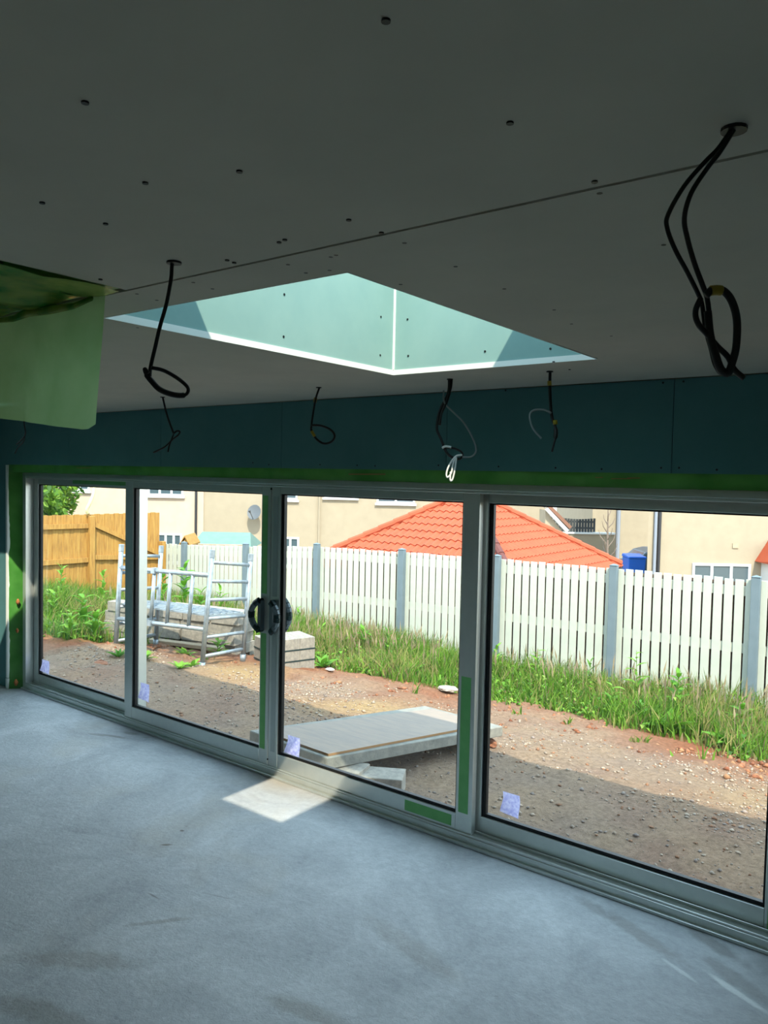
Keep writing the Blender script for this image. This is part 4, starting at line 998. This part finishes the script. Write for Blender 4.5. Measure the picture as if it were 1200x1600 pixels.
# green felt shed and little timber gable behind the fence
def shed():
    d = 17.5; P, Q = pt(296, 849, d), pt(392, 849, d); o = np.array([P[0], P[1], -1.9]); w_ = float((Q-P) @ RH); h = float(P[2]+1.9)+.0; tp = float(pt(330, 835, d)[2]+1.9)
    r = empty('garden_shed', tuple(o), RZ); tag(r, 'low shed with pale green felt roof showing over the white fence', 'shed')
    MB().box(.1, w_-.1, .1, 1.5, 0, h-.02).build('walls', m_plank, r, local=True)
    MB().add([(0, 0, h-.1), (w_, 0, h-.1), (w_-.15, .8, tp), (.1, .8, tp-.0), (w_, 1.6, h-.1), (0, 1.6, h-.1)], [(0, 1, 2, 3), (3, 2, 4, 5), (1, 4, 2), (5, 0, 3), (0, 5, 4, 1)]).build('roof', m_shed, r, local=True)
    d = 16.4; P = pt(283, 849, d); Q = pt(295, 849, d); o = np.array([P[0], P[1], -1.9]); w_ = float((Q-P) @ RH); h = float(P[2]+1.9)
    r = empty('timber_playhouse', tuple(o), RZ); tag(r, 'tiny timber gable peeping over the fence left of the green shed', 'playhouse')
    MB().prism([(0, 0, 0), (w_, 0, 0), (w_, 0, h-.04), (w_/2, 0, h+.12), (0, 0, h-.04)], (0, .8, 0)).build('walls', m_larch, r, local=True)
    MB().prism([(-.04, -.05, h-.06), (w_/2, -.05, h+.14), (w_+.04, -.05, h-.06), (w_+.04, -.05, h-.03), (w_/2, -.05, h+.17), (-.04, -.05, h-.03)], (0, .9, 0)).build('roof', m_larch, r, local=True)
shed()
# blue wheeled bin, parked car, bare sapling, tree
def bin_car():
    d = 26; P = pt(991, 866, d); h = float(P[2]-GL); r = empty('wheeled_bin', (float(P[0]), float(P[1]), GL), RZ); tag(r, 'bright blue wheeled bin showing just above the white fence', 'bin')
    V = [(-.24, -.27, .06), (.24, -.27, .06), (.24, .27, .06), (-.24, .27, .06), (-.29, -.36, h-.1), (.29, -.36, h-.1), (.29, .36, h-.1), (-.29, .36, h-.1)]
    MB().add(V, [(3, 2, 1, 0), (4, 5, 6, 7), (0, 1, 5, 4), (1, 2, 6, 5), (2, 3, 7, 6), (3, 0, 4, 7)]).build('body', m_blue, r, local=True, bev=.02)
    MB().add([(-.31, -.40, h-.1), (.31, -.40, h-.1), (.31, .38, h-.1), (-.31, .38, h-.1), (-.29, -.38, h-.05), (.29, -.38, h-.05), (.29, .36, h), (-.29, .36, h)], [(3, 2, 1, 0), (4, 5, 6, 7), (0, 1, 5, 4), (1, 2, 6, 5), (2, 3, 7, 6), (3, 0, 4, 7)]).build('lid', m_blue, r, local=True, bev=.012)
    for s in (-1, 1): MB().tube([(s*.27, .32, .1), (s*.31, .32, .1)], .1, 12).build('wheel', m_tyre, r, local=True)
    MB().tube([(-.25, .42, h-.08), (.25, .42, h-.08)], .018, 8).build('handle', m_blue, r, local=True)
    d = 31; P = pt(996, 880, d); T = pt(1012, 859, d); h = float(T[2]-GL); r = empty('parked_car', (float(P[0]), float(P[1]), GL), RZ); tag(r, 'dark blue grey parked vehicle with sloping windscreen behind the blue bin', 'vehicle')
    prof = [(-1.1, .35), (4.0, .35), (4.0, h-.2), (3.7, h), (.75, h), (.35, h-.1), (-.15, h*.62), (-1.0, h*.5), (-1.1, h*.4)]
    MB().prism([(x, 0, z) for x, z in prof], (0, 1.7, 0)).build('body', m_car, r, local=True, bev=.04)
    MB().add([(.32, .0-.01, h-.16), (-.1, -.01, h*.63), (.9, -.01, h*.63), (.95, -.01, h-.12)], [(0, 1, 2, 3)]).add([(1.05, -.01, h-.12), (1.02, -.01, h*.63), (2.2, -.01, h*.63), (2.2, -.01, h-.12)], [(0, 1, 2, 3)]).build('side_window', m_pane, r, local=True)
    MB().add([(.31, .15, h-.13), (.31, 1.55, h-.13), (-.13, 1.55, h*.63+.02), (-.13, .15, h*.63+.02)], [(0, 1, 2, 3)]).build('windscreen', m_pane, r, local=True)
    for x in (-.4, 3.1):
        for y in (-.02, 1.55): MB().tube([(x, y, .33), (x, y+.18, .33)], .33, 16).build('wheel', m_tyre, r, local=True)
bin_car()
def sapling():
    d = 22; P = pt(948, 860, d); r = empty('bare_sapling', (float(P[0]), float(P[1]), GL)); tag(r, 'thin bare sapling in front of the far cream wall', 'tree'); zt = float(pt(948, 792, d)[2]-GL)
    MB().tube([(0, 0, 0), (.02, 0, zt*.6), (0, 0, zt)], [.05, .035, .01], 6).build('trunk', m_bark, r, local=True); rr = random.Random(4)
    for i in range(12):
        t = .55+.4*i/12; a = i*2.4; l_ = .55*(1.25-t); z0 = zt*t
        MB().tube([(0, 0, z0), (math.cos(a)*l_*.6, math.sin(a)*l_*.6, z0+l_*.7), (math.cos(a)*l_*.8, math.sin(a)*l_*.8, z0+l_*1.3)], [.018, .012, .005], 5).build('branch', m_bark, r, local=True)
sapling()
def tree(px, py, d, R_, label, seed, N=2600, zt=None):
    P = pt(px, py, d); r = empty('leafy_tree', (float(P[0]), float(P[1]), GL)); tag(r, label, 'tree'); zc = float(P[2]-GL); g = np.random.default_rng(seed)
    MB().tube([(0, 0, 0), (.1, 0, zc*.5), (0, .05, zc)], [.22, .16, .06], 8).build('trunk', m_bark, r, local=True)
    for i in range(6):
        a = i*1.05; MB().tube([(0, 0, zc*.5), (math.cos(a)*R_*.4, math.sin(a)*R_*.4, zc*.8), (math.cos(a)*R_*.65, math.sin(a)*R_*.65, zc+R_*.3*math.sin(i*2))], [.08, .05, .02], 5).build('branch', m_bark, r, local=True)
    v = g.normal(size=(N, 3)); v /= np.linalg.norm(v, axis=1)[:, None]; rad = R_*(g.random(N)**.4)*(1+.25*np.sin(v[:, 0]*5)*np.cos(v[:, 2]*6+v[:, 1]*4)); c = v*rad[:, None]*np.array([1, 1, 1.15])+np.array([0, 0, zc])
    a, b = g.normal(size=(N, 3)), g.normal(size=(N, 3)); a /= np.linalg.norm(a, axis=1)[:, None]; b -= a*(a*b).sum(1)[:, None]; b /= np.linalg.norm(b, axis=1)[:, None]; s = g.uniform(.07, .15, N)[:, None]
    V = np.stack([c-a*s, c+b*s*.5, c+a*s, c-b*s*.5], 1).reshape(-1, 3); Fq = np.arange(4*N).reshape(-1, 4)
    pal = np.array([srgb(*k)[:3] for k in ((104, 140, 44), (84, 122, 44), (128, 160, 60), (66, 100, 40))]); C = np.repeat(pal[g.integers(0, 4, N)]*g.uniform(.8, 1.15, (N, 1)), 4, 0)
    o = bulk('foliage', V, Fq, C, m_leaf, 4); o.parent = r; o['kind'] = 'stuff'
tree(52, 775, 25.5, 1.42, 'green leafy tree at the far left beyond the timber fence', 1, 5200)
tree(30, 800, 22, 1.2, 'bright green bush top at the left edge above the timber fence', 2, 3600)
